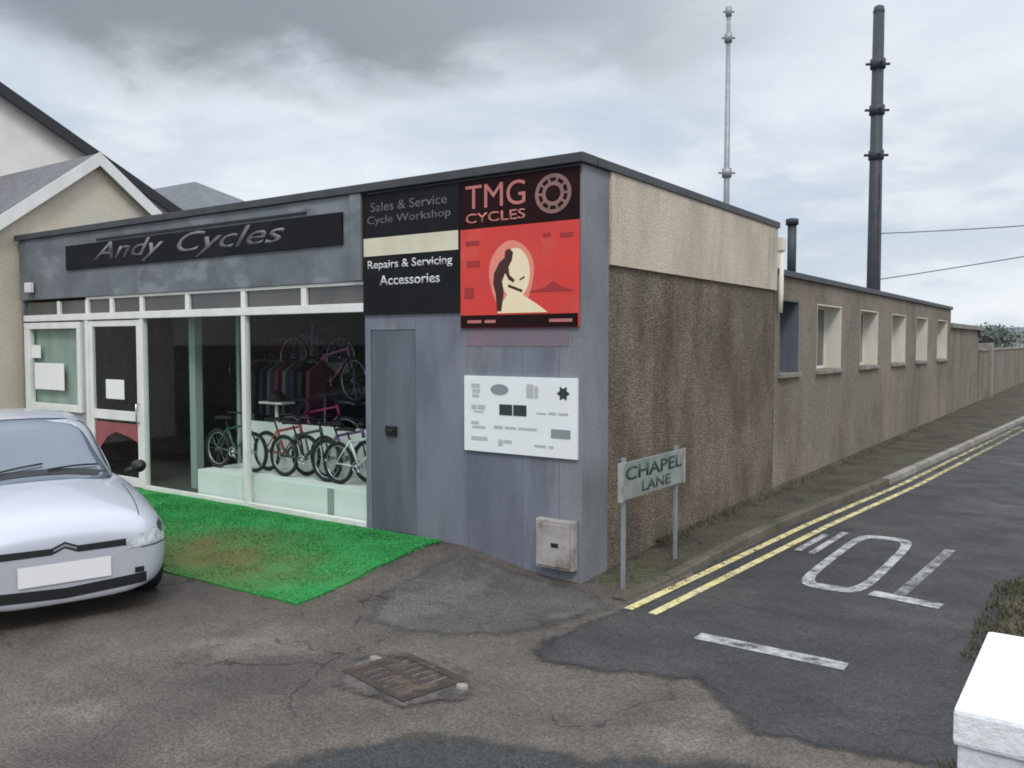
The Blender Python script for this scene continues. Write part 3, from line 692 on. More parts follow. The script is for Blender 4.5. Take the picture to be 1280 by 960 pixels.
# ------------------------------------------------------------------ annex behind
annex = thing('annex_building', 'low brown rendered annex with a row of deep pale window reveals along the lane', 'building', (-5.5, 19.5, 0))
wins = [(12.86, 13.84), (14.86, 16.43), (17.86, 19.41), (20.79, 22.34), (23.70, 25.27), (26.81, 28.55)]
XA = -4.14; XI = XA - 0.36; zb, zt = 1.84, 2.965
mb = MB()
mb.box(XI, XA, 12.65, 29.17, -0.1, zb); mb.box(XI, XA, 12.65, 29.17, zt, 3.31)
y = 12.65
for a, b in wins + [(29.17, None)]:
    if a - y > 0.01: mb.box(XI, XA, y, a, zb, zt)
    y = b
mb.box(-9.0, XI, 28.85, 29.17, -0.1, 3.31); mb.box(-9.0, -8.7, 12.65, 28.85, -0.1, 3.31)
mb.build('wall', M['dash2'], annex)
MB().box(-8.7, XI, 12.65, 28.85, 3.19, 3.29).build('roof', M['roof'], annex)
mb = MB(); mb.box(-9.05, XA + 0.05, 12.66, 29.22, 3.313, 3.405, 0.008)
mb.build('coping', M['coping'], annex)
for i, (a, b) in enumerate(wins):
    w = MB(); xp = XA - 0.29
    w.box(xp - 0.03, xp, a, b, zb, zb + 0.05); w.box(xp - 0.03, xp, a, b, zt - 0.05, zt); w.box(xp - 0.03, xp, a, a + 0.05, zb + 0.051, zt - 0.051); w.box(xp - 0.03, xp, b - 0.05, b, zb + 0.051, zt - 0.051)
    w.box(xp - 0.03, xp, (a + b) / 2 - 0.025, (a + b) / 2 + 0.025, zb + 0.051, zt - 0.051)
    w = w.build('window', M['white'] if i else M['galv'], annex)
    MB().box(xp - 0.02, xp - 0.014, a + 0.05, b - 0.05, zb + 0.05, zt - 0.05).build('pane', M['darkglass'] if i else M['trim'], w)
    mb = MB()
    mb.box(xp + 0.002, XA - 0.001, b - 0.02, b - 0.0005, zb + 0.001, zt - 0.001); mb.box(xp + 0.002, XA - 0.001, a + 0.0005, a + 0.02, zb + 0.001, zt - 0.001); mb.box(xp + 0.002, XA - 0.001, a + 0.02, b - 0.02, zt - 0.02, zt - 0.0015)
    mb.build('reveal', M['reveal'] if i else M['door'], w)
    mb = MB(); mb.box(xp + 0.002, XA + 0.06, a - 0.04, b + 0.04, zb - 0.07, zb - 0.002, 0.008)
    mb.build('sill', M['kerb'], w)
mb = MB(); mb.tube([(-4.63, 15.0, 3.27), (-4.63, 15.0, 4.34)], 0.075, 14); mb.lathe((-4.63, 15.0, 4.34), (0, 0, 1), [(0, 0.075), (0, 0.107), (0.1, 0.107), (0.12, 0.0)], 14)
mb.build('flue_pipe', M['pole'], annex)

# lower building, then a long garden wall with a pale pier
t = thing('rear_shed', 'lower brown rendered shed beyond the annex along the lane', 'shed', (-5, 30.4, 0))
MB().box(-6.0, -4.18, 29.24, 36.1, -0.1, 2.77).build('wall', M['dash2'], t)
MB().box(-6.1, -4.08, 29.24, 36.25, 2.773, 2.92, 0.01).build('roof', M['kerb'], t)
MB().box(-4.18, -4.08, 35.8, 36.25, 2.57, 2.771).build('fascia_end', M['coping'], t)
t = thing('boundary_wall', 'long brown boundary wall with a pale pier beyond the lower shed', 'wall', (-4, 45, 0))
MB().box(-4.45, -4.16, 36.3, 76, -0.1, 2.0).build('wall', M['dash2'], t)
MB().box(-4.48, -4.13, 36.3, 76, 2.003, 2.085).build('coping', M['kerb'], t)
MB().box(-4.6, -4.03, 39.0, 39.8, -0.1, 2.3, 0.02).build('pier', M['conc'], t)

# ------------------------------------------------------------------ masts and cables
t = thing('mast', 'tall dark steel mast with three collars rising behind the annex', 'mast', (-6.81, 31.1, 0))
MB().tube([(0, 0, -0.2), (0, 0, 5), (0, 0, 13.35)], [0.235, 0.22, 0.177], 18).build('pole', M['pole'], t, local=True)
MB().lathe((0, 0, 13.35), (0, 0, 1), [(0, 0.177), (0.05, 0.19), (0.22, 0.16), (0.3, 0.0)], 16).build('cap', M['pole'], t, local=True)
for z in (8.65, 10.15, 11.68):
    mb = MB(); mb.lathe((0, 0, z), (0, 0, 1), [(-0.16, 0.2), (-0.15, 0.25), (0.15, 0.25), (0.16, 0.2)], 18)
    mb.tube([(-0.34, -0.2, z), (0.34, 0.2, z)], 0.045, 8); mb.tube([(-0.2, 0.3, z), (0.2, -0.3, z)], 0.04, 8)
    mb.build('collar', M['pole'], t, local=True)
mb = MB(); mb.tube([(0.2, -0.14, 0), (0.18, -0.13, 8)], 0.03, 8); mb.build('conduit', M['pole'], t, local=True)

t = thing('slim_mast', 'slim pale grey mast with small fittings behind the flat roof', 'mast', (-9.5, 24.5, 0))
MB().tube([(0, 0, -0.2), (0, 0, 6), (0, 0, 12.0)], [0.11, 0.09, 0.06], 14).build('pole', M['galv'], t, local=True)
for z, r in ((7.3, 0.2), (11.2, 0.16), (11.95, 0.13)):
    mb = MB(); mb.lathe((0, 0, z), (0, 0, 1), [(-0.14, 0.06), (-0.13, r * 0.7), (0.13, r * 0.7), (0.14, 0.06)], 14); mb.tube([(-r, -0.7 * r, z), (r, 0.7 * r, z)], 0.03, 8)
    mb.build('fitting', M['galv'], t, local=True)

def cable(label, a, b, sag):
    mb = MB(); a, b = Vector(a), Vector(b); pts = []
    for k in range(25):
        s = k / 24; p = a.lerp(b, s); p.z -= sag * 4 * s * (1 - s); pts.append(p)
    mb.tube(pts, 0.016, 6)
    tag(mb.build('overhead_cable', M['cable']), label, 'cable', 'cables strung from the dark mast')
cable('upper thin overhead cable running right from the dark mast', (-6.65, 31.0, 6.0), (16, 22, 6.2), 0.5)
cable('lower thin overhead cable climbing right from the dark mast', (-6.65, 31.0, 4.45), (16, 22, 7.4), 0.3)

# ------------------------------------------------------------------ neighbouring houses on the left
t = thing('gabled_house', 'cream rendered house with white bargeboards on its gable beside the shop', 'house', (-17, 8.4, 0))
ya, za, pit = 8.42, 5.66, 0.775
def roofz(y): return za - pit * abs(y - ya)
y0, y1 = 6.25, 10.6
mb = MB()
prof = [(-15.03, y0, -0.1), (-15.03, y1, -0.1), (-15.03, y1, roofz(y1) - 0.12), (-15.03, ya, za - 0.12), (-15.03, y0, roofz(y0) - 0.12)]
mb.prism(prof, (-3.9, 0, 0)); mb.build('wall', M['house'], t)
mb = MB()
for s in (-1, 1):
    ye = ya + s * 2.45
    mb.prism([(-14.9, ya, za - 0.118), (-14.9, ye, roofz(ye) - 0.118), (-14.9, ye, roofz(ye) + 0.02), (-14.9, ya, za + 0.02)], (-4.02, 0, 0))
mb.build('roof', M['slate'], t)
mb = MB()
for s in (-1, 1):
    ye = ya + s * 2.5
    mb.prism([(-14.895, ya, za - 0.20), (-14.895, ye, roofz(ye) - 0.20), (-14.895, ye, roofz(ye) + 0.035), (-14.895, ya, za + 0.035)], (0.03, 0, 0))
mb.build('bargeboard', M['white'], t)
t = thing('tall_house', 'taller off white house with a dark roof verge behind the cream gable', 'house', (-22, 7, 0))
yr, zr, pm = 6.6, 8.55, 0.50
mb = MB(); prof = [(-19.0, 1.6, -0.1), (-19.0, 12.6, -0.1), (-19.0, 12.6, zr - pm * 6.0 - 0.12), (-19.0, yr, zr - 0.12), (-19.0, 1.6, zr - pm * 5.0 - 0.12)]
mb.prism(prof, (-7, 0, 0)); mb.build('wall', M['housewhite'], t)
mb = MB()
for s in (-1, 1):
    ye = yr + s * (6.4 if s > 0 else 5.4)
    mb.prism([(-18.8, yr, zr - 0.118), (-18.8, ye, zr - pm * abs(ye - yr) - 0.118), (-18.8, ye, zr - pm * abs(ye - yr) + 0.03), (-18.8, yr, zr + 0.03)], (-7.4, 0, 0))
mb.build('roof', M['slate'], t)
mb = MB()
for s in (-1, 1):
    ye = yr + s * (6.45 if s > 0 else 5.45)
    mb.prism([(-18.797, yr, zr - 0.2), (-18.797, ye, zr - pm * abs(ye - yr) - 0.2), (-18.797, ye, zr - pm * abs(ye - yr) + 0.05), (-18.797, yr, zr + 0.05)], (0.04, 0, 0))
mb.build('verge_board', M['darkverge'], t)
t = thing('slate_roofed_house', 'distant house whose grey slate roof shows over the shop fascia', 'house', (-50, 33, 0))
MB().box(-62, -38.5, 28, 36, -0.1, 8.6).build('wall', M['housewhite'], t)
mb = MB()
P = [(-63, 27.5, 8.5), (-38, 27.5, 8.5), (-38, 36.5, 8.5), (-63, 36.5, 8.5), (-59, 32, 12.1), (-46, 32, 12.1)]
V = [mb.bm.verts.new(p) for p in P]
for q in ((0, 1, 5, 4), (1, 2, 5), (2, 3, 4, 5), (3, 0, 4), (3, 2, 1, 0)): mb.bm.faces.new([V[k] for k in q])
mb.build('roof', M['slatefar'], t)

# ------------------------------------------------------------------ green mat
def blades(n, area, m, name, hmin, hmax, lean=0.4, z=0.02):
    mb = MB()
    for _ in range(n):
        x, y = area()
        h = random.uniform(hmin, hmax); a = random.uniform(0, 6.283); wd = random.uniform(0.004, 0.010)
        dx, dy = math.cos(a) * wd, math.sin(a) * wd; lx, ly = random.gauss(0, lean) * h, random.gauss(0, lean) * h
        b = [mb.bm.verts.new(p) for p in ((x - dx, y - dy, z), (x + dx, y + dy, z), (x + lx * 0.4 + dx * 0.7, y + ly * 0.4 + dy * 0.7, z + h * 0.6), (x + lx * 0.4 - dx * 0.7, y + ly * 0.4 - dy * 0.7, z + h * 0.6), (x + lx, y + ly, z + h * random.uniform(0.75, 1)))]
        mb.bm.faces.new((b[0], b[1], b[2], b[3])); mb.bm.faces.new((b[3], b[2], b[4]))
    return mb.build(name, m, keepn=True)
poly = jitter_poly([(-11.6, 7.0), (-11.6, 5.02), (-7.5, 4.98), (-5.82, 4.98), (-5.86, 6.0), (-5.84, 7.0)], 0.12, 0.045, 5)
o = sheet('artificial_grass_mat', poly, M['mat'], 0.012, sub=0.3)
bm = bmesh.new(); bm.from_mesh(o.data)
for v in bm.verts:
    v.co.z += 0.012 * noise.noise(v.co * 2.2) + 0.006
r = bmesh.ops.extrude_face_region(bm, geom=bm.faces[:])
for v in [e for e in r['geom'] if isinstance(e, bmesh.types.BMVert)]: v.co.z -= 0.018
bmesh.ops.recalc_face_normals(bm, faces=bm.faces[:]); bm.to_mesh(o.data); bm.free()
tag(o, 'bright green artificial grass mat laid before the shop windows', 'mat')
def ma_():
    return random.uniform(-11.0, -5.80) + random.gauss(0, 0.015), random.uniform(4.975, 6.97) + random.gauss(0, 0.012)
pb = blades(42000, ma_, M['mat'], 'pile', 0.008, 0.018, 0.6, z=0.0)
for q in range(0, len(pb.data.vertices), 5):
    x, y = pb.data.vertices[q].co.x, pb.data.vertices[q].co.y; dz = gz(x, y) + 0.013 + 0.012 * noise.noise(Vector((x, y, gz(x, y) + 0.03)) * 2.2)
    for k in range(5): pb.data.vertices[q + k].co.z += dz
pb.parent = o; tag(pb, kind='stuff')

# ------------------------------------------------------------------ drain cover
t = thing('drain_cover', 'rusty iron drain cover set in broken concrete in the forecourt', 'drain cover', (-3.95, 4.33, 0), R(-12))
mb = MB(); mb.box(-0.36, 0.36, -0.27, -0.20, -0.05, 0.022, 0.006); mb.box(-0.36, 0.36, 0.20, 0.27, -0.05, 0.022, 0.006); mb.box(-0.36, -0.29, -0.199, 0.199, -0.05, 0.022, 0.006); mb.box(0.29, 0.36, -0.199, 0.199, -0.05, 0.022, 0.006)
mb.build('frame', M['iron'], t, local=True)
mb = MB()
for k in range(7):
    x = -0.265 + k * 0.088; mb.box(x - 0.028, x + 0.028, -0.195, 0.195, -0.03, 0.017, 0.004)
mb.box(-0.287, 0.287, -0.198, 0.198, -0.05, -0.005); mb.box(-0.287, 0.287, -0.025, 0.025, -0.02, 0.019, 0.003)
mb.build('grating', M['iron'], t, local=True)
pts = []
for k in range(40):
    a = 2 * math.pi * k / 40; r_ = 1 + 0.28 * noise.noise(Vector((math.cos(a) * 1.8, math.sin(a) * 1.8, 4)))
    pts.append((-3.95 + 0.60 * r_ * math.cos(a), 4.33 + 0.50 * r_ * math.sin(a)))
tag(sheet('concrete_patch', pts, M['patch'], 0.012, soft=0.2), kind='structure')
for lb, cx_, cy_, s_ in (('small pale stone lying left of the drain cover', -4.33, 4.44, 0.055), ('small pale stone lying right of the drain cover', -3.50, 4.40, 0.06)):
    q = [(cx_ + s_ * (1 + 0.5 * noise.noise(Vector((cx_ * 9, a, 0)))) * math.cos(a), cy_ + 0.7 * s_ * (1 + 0.5 * noise.noise(Vector((a, cy_ * 7, 4)))) * math.sin(a)) for a in [2 * math.pi * j / 11 for j in range(11)]]
    mb = MB(); lo = [mb.bm.verts.new((x, y, 0.0)) for x, y in q]; mi = [mb.bm.verts.new((cx_ + (x - cx_) * 0.8, cy_ + (y - cy_) * 0.8, 0.028)) for x, y in q]; tp = mb.bm.verts.new((cx_ + 0.01, cy_, 0.038))
    for k in range(11):
        mb.bm.faces.new((lo[k], lo[(k + 1) % 11], mi[(k + 1) % 11], mi[k])); mb.bm.faces.new((mi[k], mi[(k + 1) % 11], tp))
    tag(mb.build('stone', M['kerb']), lb, 'stone', 'stones by the drain cover')

# ------------------------------------------------------------------ white wall on the right
t = thing('garden_wall', 'low white painted wall with a flat slab top at the right of the lane', 'wall', (1.5, 3.9, 0))
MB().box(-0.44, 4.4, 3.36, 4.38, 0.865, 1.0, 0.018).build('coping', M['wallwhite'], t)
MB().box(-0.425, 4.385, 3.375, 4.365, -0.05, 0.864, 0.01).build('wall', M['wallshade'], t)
# rough verge between the lane and that wall
vp = [(-0.62, 5.9), (-0.78, 6.6), (-0.88, 9.0), (-0.80, 9.9), (-0.3, 10.55), (2.0, 10.7), (2.4, 5.6)]
bm = bmesh.new()
tag(sheet('verge', jitter_poly(vp, 0.25, 0.06, 21), M['soil'], 0.03, soft=0.25), kind='structure')
def va():
    while True:
        x, y = random.uniform(-0.86, 0.6), random.uniform(5.9, 10.4)
        d = noise.noise(Vector((x * 1.5, y * 1.5, 2)))
        if y > 9.2 and x < -0.86 + (y - 9.2) * 0.45: continue
        if y < 6.8 and x < -0.72 + (6.8 - y) * 0.25: continue
        if d > random.uniform(-0.6, 0.4): return x, y
tag(blades(5000, va, M['dry'], 'verge_grass', 0.02, 0.07, z=0.03), kind='stuff', label='rough brown green grass on the verge beside the lane', cat='grass')
def wa():
    y = 8.6 + 20 * random.random() ** 1.6
    return -4.11 + abs(random.gauss(0, 0.10)), y
tag(blades(1300, wa, M['dry'], 'path_weeds', 0.02, 0.08, z=0.10), kind='stuff', label='weeds along the foot of the brown wall', cat='weeds')
rl = random.Random(9); mb = MB()
for _ in range(420):
    y = 7.2 + 17 * rl.random() ** 1.4; x = kx(y) + 0.05 + abs(rl.gauss(0, 0.09)) if rl.random() < 0.35 else -4.05 + rl.random() * max(0.05, kx(y) + 3.87)
    z0_ = 0.016 if x > kx(y) else fh(y) + 0.03; a = rl.random() * 6.28; l_ = rl.uniform(0.012, 0.03)
    c_, s_ = math.cos(a) * l_, math.sin(a) * l_
    mb.face([(x - c_, y - s_, z0_), (x + s_ * 0.5, y - c_ * 0.5, z0_ + 0.006), (x + c_, y + s_, z0_ + 0.003), (x - s_ * 0.5, y + c_ * 0.5, z0_ + 0.008)])
tag(mb.build('leaf_litter', mat('brown_leaf', (0.13, 0.075, 0.03), (0.07, 0.045, 0.022), scale=8, rough=0.8), keepn=True), 'brown fallen leaves along the kerb of the lane', 'leaves', kind='stuff')
tg = blades(260, lambda: (-0.56 + random.gauss(0, 0.05), 4.6 + random.gauss(0, 0.09)), M['dry'], 'weed_clump', 0.1, 0.28, 0.35)
tag(tg, 'dry brown weed clump beside the low white wall', 'plant')

# ------------------------------------------------------------------ vegetation far down the lane
def crown(n, c, rad, s, seed):
    rnd = random.Random(seed); mb = MB(); c = Vector(c)
    lobes = [(Vector((rnd.gauss(0, 0.45) * rad[0], rnd.gauss(0, 0.45) * rad[1], rnd.uniform(-0.5, 0.7) * rad[2])), rnd.uniform(0.35, 0.6)) for _ in range(9)]
    for _ in range(n):
        l, k = rnd.choice(lobes)
        d = Vector((rnd.gauss(0, 1), rnd.gauss(0, 1), rnd.gauss(0, 1))).normalized() * (rnd.random() ** 0.4) * k
        p = c + l + Vector((d.x * rad[0], d.y * rad[1], d.z * rad[2]))
        a = Vector((rnd.gauss(0, 1), rnd.gauss(0, 1), rnd.gauss(0, 1))).normalized() * s * rnd.uniform(0.6, 1.3); b = a.orthogonal().normalized() * s * rnd.uniform(0.3, 0.7)
        mb.face([p - a, p - b, p + a, p + b])
    return mb
def tree(label, x, y, h, r, m, seed, group='trees beyond the boundary wall'):
    t = thing('tree', label, 'tree', (x, y, 0), 0, group)
    mb = MB(); mb.tube([(0, 0, -0.1), (0.05, 0, h * 0.4), (0.0, 0.08, h * 0.8)], [0.14, 0.1, 0.04], 8)
    for k in range(4):
        a = k * 1.6 + seed; mb.tube([(0.03, 0, h * 0.4), (math.cos(a) * r * 0.5, math.sin(a) * r * 0.5, h * 0.7)], [0.06, 0.02], 6)
    mb.build('trunk', M['bark'], t, local=True)
    crown(900, (0, 0, h * 0.68), (r, r, h * 0.34), 0.13, seed).build('crown', m, t, local=True, keepn=True)
t = thing('bush', 'dark green bush showing over the boundary wall next to the shed', 'bush', (-5.25, 37.9, 0))
MB().tube([(0, 0, 0), (0.05, 0, 1.2)], [0.06, 0.03], 6).build('stem', M['bark'], t, local=True)
crown(700, (0, 0, 1.7), (0.75, 0.75, 0.75), 0.07, 4).build('foliage', M['leaf'], t, local=True, keepn=True)
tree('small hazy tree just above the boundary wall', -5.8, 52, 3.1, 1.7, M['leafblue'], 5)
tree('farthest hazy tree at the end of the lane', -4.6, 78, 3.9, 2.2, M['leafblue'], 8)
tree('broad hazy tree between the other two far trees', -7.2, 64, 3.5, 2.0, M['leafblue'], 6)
t = thing('far_house', 'faint grey distant house at the end of the lane', 'house', (-9, 118, 0))
MB().box(-14, 2, 115, 122, -0.1, 2.6).build('wall', M['housewhite'], t)
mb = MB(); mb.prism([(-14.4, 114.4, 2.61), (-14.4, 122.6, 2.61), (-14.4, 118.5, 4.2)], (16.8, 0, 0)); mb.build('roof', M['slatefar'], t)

# ------------------------------------------------------------------ the window display
t = thing('display_plinth', 'long white display plinth standing inside the shop windows', 'plinth', (-8.6, 7.5, 0.19))
MB().box(-10.35, -7.02, 7.16, 7.89, 0.192, 0.56, 0.006).build('plinth_body', M['plinth'], t)
mb = MB()
for x in (-9.35, -7.75): mb.box(x, x + 0.1, 7.145, 7.158, 0.2, 0.55)
mb.build('plinth_strap', mat('grey_green_strap', (0.30, 0.36, 0.33), rough=0.6), t)
tag(MB().box(-10.3, -7.05, 7.90, 7.93, 0.192, 1.19, 0.004).build('display_board', M['plinth']), 'white backing board standing behind the small bicycles', 'board')

def bicycle(label, x, y, z, wr, wb, m, rot=0.0, group='bicycles in the shop window'):
    t = thing('bicycle', label, 'bicycle', (x, y, z), rot, group)
    for sx in (-wb / 2, wb / 2):
        w = MB().ring((sx, 0, wr), (0, 1, 0), wr - 0.024, 0.024, 30, 8).build('wheel', M['tyre'], t, local=True)
        r_ = MB().ring((sx, 0, wr), (0, 1, 0), wr - 0.055, 0.009, 28, 6)
        for k in range(14):
            a = 2 * math.pi * k / 14; r_.tube([(sx + 0.02 * math.cos(a), 0.015 * (-1) ** k, wr + 0.02 * math.sin(a)), (sx + (wr - 0.055) * math.cos(a), 0, wr + (wr - 0.055) * math.sin(a))], 0.0018, 4, False)
        r_.tube([(sx, -0.04, wr), (sx, 0.04, wr)], 0.02, 8)
        r_.build('rim', M['steel'], w, local=True)
    s = wr / 0.25
    bb = Vector((-0.02 * s, 0, wr * 0.92)); st = Vector((-0.16 * s, 0, wr * 2.1)); hd = Vector((wb / 2 - 0.10 * s, 0, wr * 2.35)); hl = Vector((wb / 2 - 0.07 * s, 0, wr * 2.0)); rw = Vector((-wb / 2, 0, wr)); fw_ = Vector((wb / 2, 0, wr))
    f = MB()
    f.tube([bb, st], 0.017, 8); f.tube([st * 0.93 + bb * 0.07, hd], 0.018, 8); f.tube([bb, hl], 0.021, 8); f.tube([hd + Vector((-0.005, 0, 0.03)), hl], 0.022, 8)
    for sy in (-0.045, 0.045):
        o_ = Vector((0, sy, 0)); f.tube([bb + o_ * 0.5, rw + o_], 0.010, 6); f.tube([st * 0.95 + bb * 0.05 + o_ * 0.3, rw + o_], 0.009, 6)
    f.build('frame', m, t, local=True)
    f = MB()
    for sy in (-0.045, 0.045): f.tube([hl + Vector((0.0, sy * 0.8, 0)), fw_ + Vector((-0.02, sy, 0.1)), fw_ + Vector((0, sy, 0))], 0.012, 6)
    f.build('fork', M['trim'], t, local=True)
    f = MB(); top = hd + Vector((-0.03, 0, 0.12 * s)); f.tube([hd, top], 0.013, 8); f.tube([top + Vector((-0.08, -0.26, 0.04)), top + Vector((0.02, -0.12, 0.03)), top, top + Vector((0.02, 0.12, 0.03)), top + Vector((-0.08, 0.26, 0.04))], 0.012, 8)
    f.build('handlebar', M['trim'], t, local=True)
    f = MB(); sp = st + (st - bb).normalized() * 0.1 * s; f.tube([st, sp], 0.012, 8)
    f.prism([sp + Vector(q) for q in ((-0.13, -0.07, 0.01), (-0.05, -0.06, 0.02), (0.13, -0.015, 0.015), (0.13, 0.015, 0.015), (-0.05, 0.06, 0.02), (-0.13, 0.07, 0.01))], (0, 0, 0.04))
    f.build('saddle', M['trim'], t, local=True)
    f = MB().ring(bb + Vector((0, -0.05, 0)), (0, 1, 0), 0.06, 0.008, 18, 6)
    f.tube([bb + Vector((0, -0.06, 0)), bb + Vector((0.1, -0.07, -0.07))], 0.009, 6); f.tube([bb + Vector((0, 0.06, 0)), bb + Vector((-0.1, 0.07, 0.07))], 0.009, 6); f.tube([bb + Vector((0, -0.06, 0)), bb + Vector((0, 0.06, 0))], 0.018, 8)
    f.build('crankset', M['steel'], t, local=True)
    return t
pinkm = mat('pink_bike_paint', (0.55, 0.06, 0.20), rough=0.3, coat=0.5)
whm = mat('white_bike_paint', (0.7, 0.72, 0.7), rough=0.3, coat=0.5)
grm = mat('dark_green_bike_paint', (0.03, 0.10, 0.07), rough=0.3, coat=0.5)
blm = mat('black_bike_paint', (0.03, 0.03, 0.035), rough=0.3, coat=0.5)
purm = mat('purple_bike_paint', (0.14, 0.05, 0.20), rough=0.3, coat=0.5)
redm = mat('red_bike_paint', (0.35, 0.04, 0.04), rough=0.3, coat=0.5)
bicycle('small dark green bicycle on the plinth behind the left window pane', -9.85, 7.42, 0.56, 0.275, 0.78, grm)
bicycle('small red bicycle on the plinth beside the white mullion', -9.05, 7.62, 0.56, 0.275, 0.78, redm)
bicycle('small black bicycle on the plinth just right of the white mullion', -8.45, 7.42, 0.56, 0.275, 0.80, blm)
bicycle('small purple bicycle on the plinth behind the white one', -7.95, 7.66, 0.56, 0.275, 0.78, purm)
bicycle('small white bicycle at the right end of the plinth', -7.45, 7.40, 0.56, 0.265, 0.74, whm)
bicycle('pink bicycle raised on a rack behind the white backing board', -9.2, 8.3, 0.62, 0.34, 1.0, pinkm, R(8))
bicycle('black bicycle standing on the shop floor left of the jackets', -11.3, 8.9, 0.19, 0.34, 1.0, blm, R(-12))
bicycle('white bicycle leaning at the back of the dark shop', -11.9, 9.7, 0.19, 0.34, 1.0, whm, R(14))
bicycle('purple bicycle hung high at the back of the shop', -10.3, 9.3, 1.75, 0.34, 1.0, purm, R(4))
bicycle('pale pink bicycle hung high near the right end of the shop', -9.3, 8.7, 1.45, 0.33, 0.98, mat('pale_pink_bike_paint', (0.55, 0.22, 0.36), rough=0.4), R(-6))
bicycle('dark green bicycle hung high behind the left pane', -12.2, 9.6, 1.5, 0.34, 1.0, grm, R(-5))
t = thing('bike_rack', 'steel rack carrying the pink bicycles behind the white backing board', 'rack', (-9.25, 8.5, 0.19))
mb = MB(); mb.tube([(-0.6, 0.32, 0), (-0.6, 0.32, 2.4)], 0.025, 8); mb.tube([(0.6, 0.32, 0), (0.6, 0.32, 2.4)], 0.025, 8)
for zz_ in (0.41, 1.25): mb.tube([(-0.65, 0.3, zz_), (0.65, 0.3, zz_)], 0.02, 8)
for x in (-0.45, 0.45):
    mb.tube([(x, 0.3, 0.41), (x, -0.25, 0.41)], 0.016, 8); mb.tube([(x, 0.3, 1.25), (x, 0.1, 1.25)], 0.016, 8)
mb.build('rack_frame', M['galv'], t, local=True)
# boxes stacked at the back and posters on the back wall
rb_ = random.Random(3)
cm_ = [mat('card_box', (0.24, 0.17, 0.10), (0.19, 0.13, 0.08), scale=3, rough=0.9), mat('grey_box', (0.22, 0.23, 0.24), rough=0.8), mat('blue_box', (0.06, 0.09, 0.17), rough=0.7), mat('maroon_box', (0.17, 0.04, 0.07), rough=0.7)]
for k, (bx, by, bz, lb) in enumerate(((-12.6, 9.9, 0.192, 'brown carton on the floor at the back of the shop left of the rail'), (-12.6, 9.9, 0.60, 'grey carton on the brown carton at the back of the shop'), (-11.7, 10.0, 0.192, 'dark blue carton on the floor at the back of the shop'), (-11.68, 9.98, 0.60, 'maroon carton on the dark blue carton'), (-10.9, 10.0, 0.192, 'brown carton on the floor nearest the right at the back of the shop'), (-10.9, 10.0, 0.60, 'grey carton topping the stack nearest the right at the back of the shop'))):
    t = thing('carton', lb, 'carton', (bx, by, bz), rb_.uniform(-0.2, 0.2), 'cartons at the back of the shop')
    MB().box(-0.28, 0.28, -0.22, 0.22, 0, 0.405, 0.006).build('carton_body', cm_[(0, 1, 2, 3, 0, 1)[k]], t, local=True)
    MB().box(-0.284, 0.284, -0.03, 0.03, 0.2, 0.4065).build('tape', M['greyink'], t, local=True)
for k, (px, pz, pw, ph, c_, lb) in enumerate(((-12.6, 1.6, 0.6, 0.8, (0.30, 0.07, 0.12), 'maroon poster on the back wall of the shop'), (-11.7, 1.75, 0.5, 0.7, (0.30, 0.31, 0.33), 'grey poster on the back wall of the shop'), (-10.9, 1.7, 0.7, 0.6, (0.12, 0.14, 0.25), 'blue poster on the back wall of the shop'))):
    t = thing('wall_poster', lb, 'poster', (px, 10.39, pz), 0, 'posters inside the shop')
    MB().box(-pw / 2, pw / 2, -0.012, -0.002, 0, ph).build('sheet', mat('poster_print', c_, tuple(v * 0.6 for v in c_), scale=6, rough=0.6), t, local=True)
    MB().box(-pw / 2 + 0.05, pw / 2 - 0.05, -0.015, -0.0125, ph * 0.15, ph * 0.45).build('print', M['paleink'], t, local=True)
# clothing rail with jackets
t = thing('clothing_rail', 'clothing rail of dark and plum jackets in the shop', 'rail', (-10.1, 8.55, 0.29))
mb = MB(); mb.tube([(-0.8, 0, 0), (-0.8, 0, 1.75), (0.8, 0, 1.75), (0.8, 0, 0)], 0.016, 8)
for x in (-0.8, 0.8): mb.tube([(x, -0.25, 0.02), (x, 0.25, 0.02)], 0.016, 8)
mb.build('rail_frame', M['steel'], t, local=True)
jackm = mat('dull_plum_cloth', (0.16, 0.035, 0.075), rough=0.9)
for k in range(9):
    x = -0.68 + k * 0.17; m_ = (jackm, M['trim'], mat('navy_cloth', (0.03, 0.035, 0.08), rough=0.9), mat('grey_cloth', (0.12, 0.12, 0.13), rough=0.9))[k % 4 if k < 4 else (k * 3) % 4]
    MB().prism([(x, -0.05, 1.72), (x, -0.24, 1.60), (x, -0.27, 0.95), (x, 0.27, 0.95), (x, 0.24, 1.60), (x, 0.05, 1.72)], (0.07, 0, 0)).build('jacket', m_, t, local=True)
# box on the plinth
t = thing('helmet_display', 'small pale stand holding a dark helmet left of the mullion', 'display stand', (-9.75, 8.05, 0.19))
mb = MB(); mb.tube([(0, 0, 0), (0, 0, 1.25)], 0.025, 8); mb.box(-0.25, 0.25, -0.12, 0.12, 1.25, 1.28, 0.005); mb.lathe((0, 0, 0), (0, 0, 1), [(0, 0.2), (0.02, 0.2), (0.03, 0.03)], 16); mb.build('stand', M['plinth'], t, local=True)
mb = MB(); mb.lathe((0, 0, 1.285), (0, 0, 1), [(0, 0.12), (0.05, 0.13), (0.11, 0.105), (0.15, 0.06), (0.165, 0.0)], 18); mb.build('helmet', M['trim'], t, local=True)

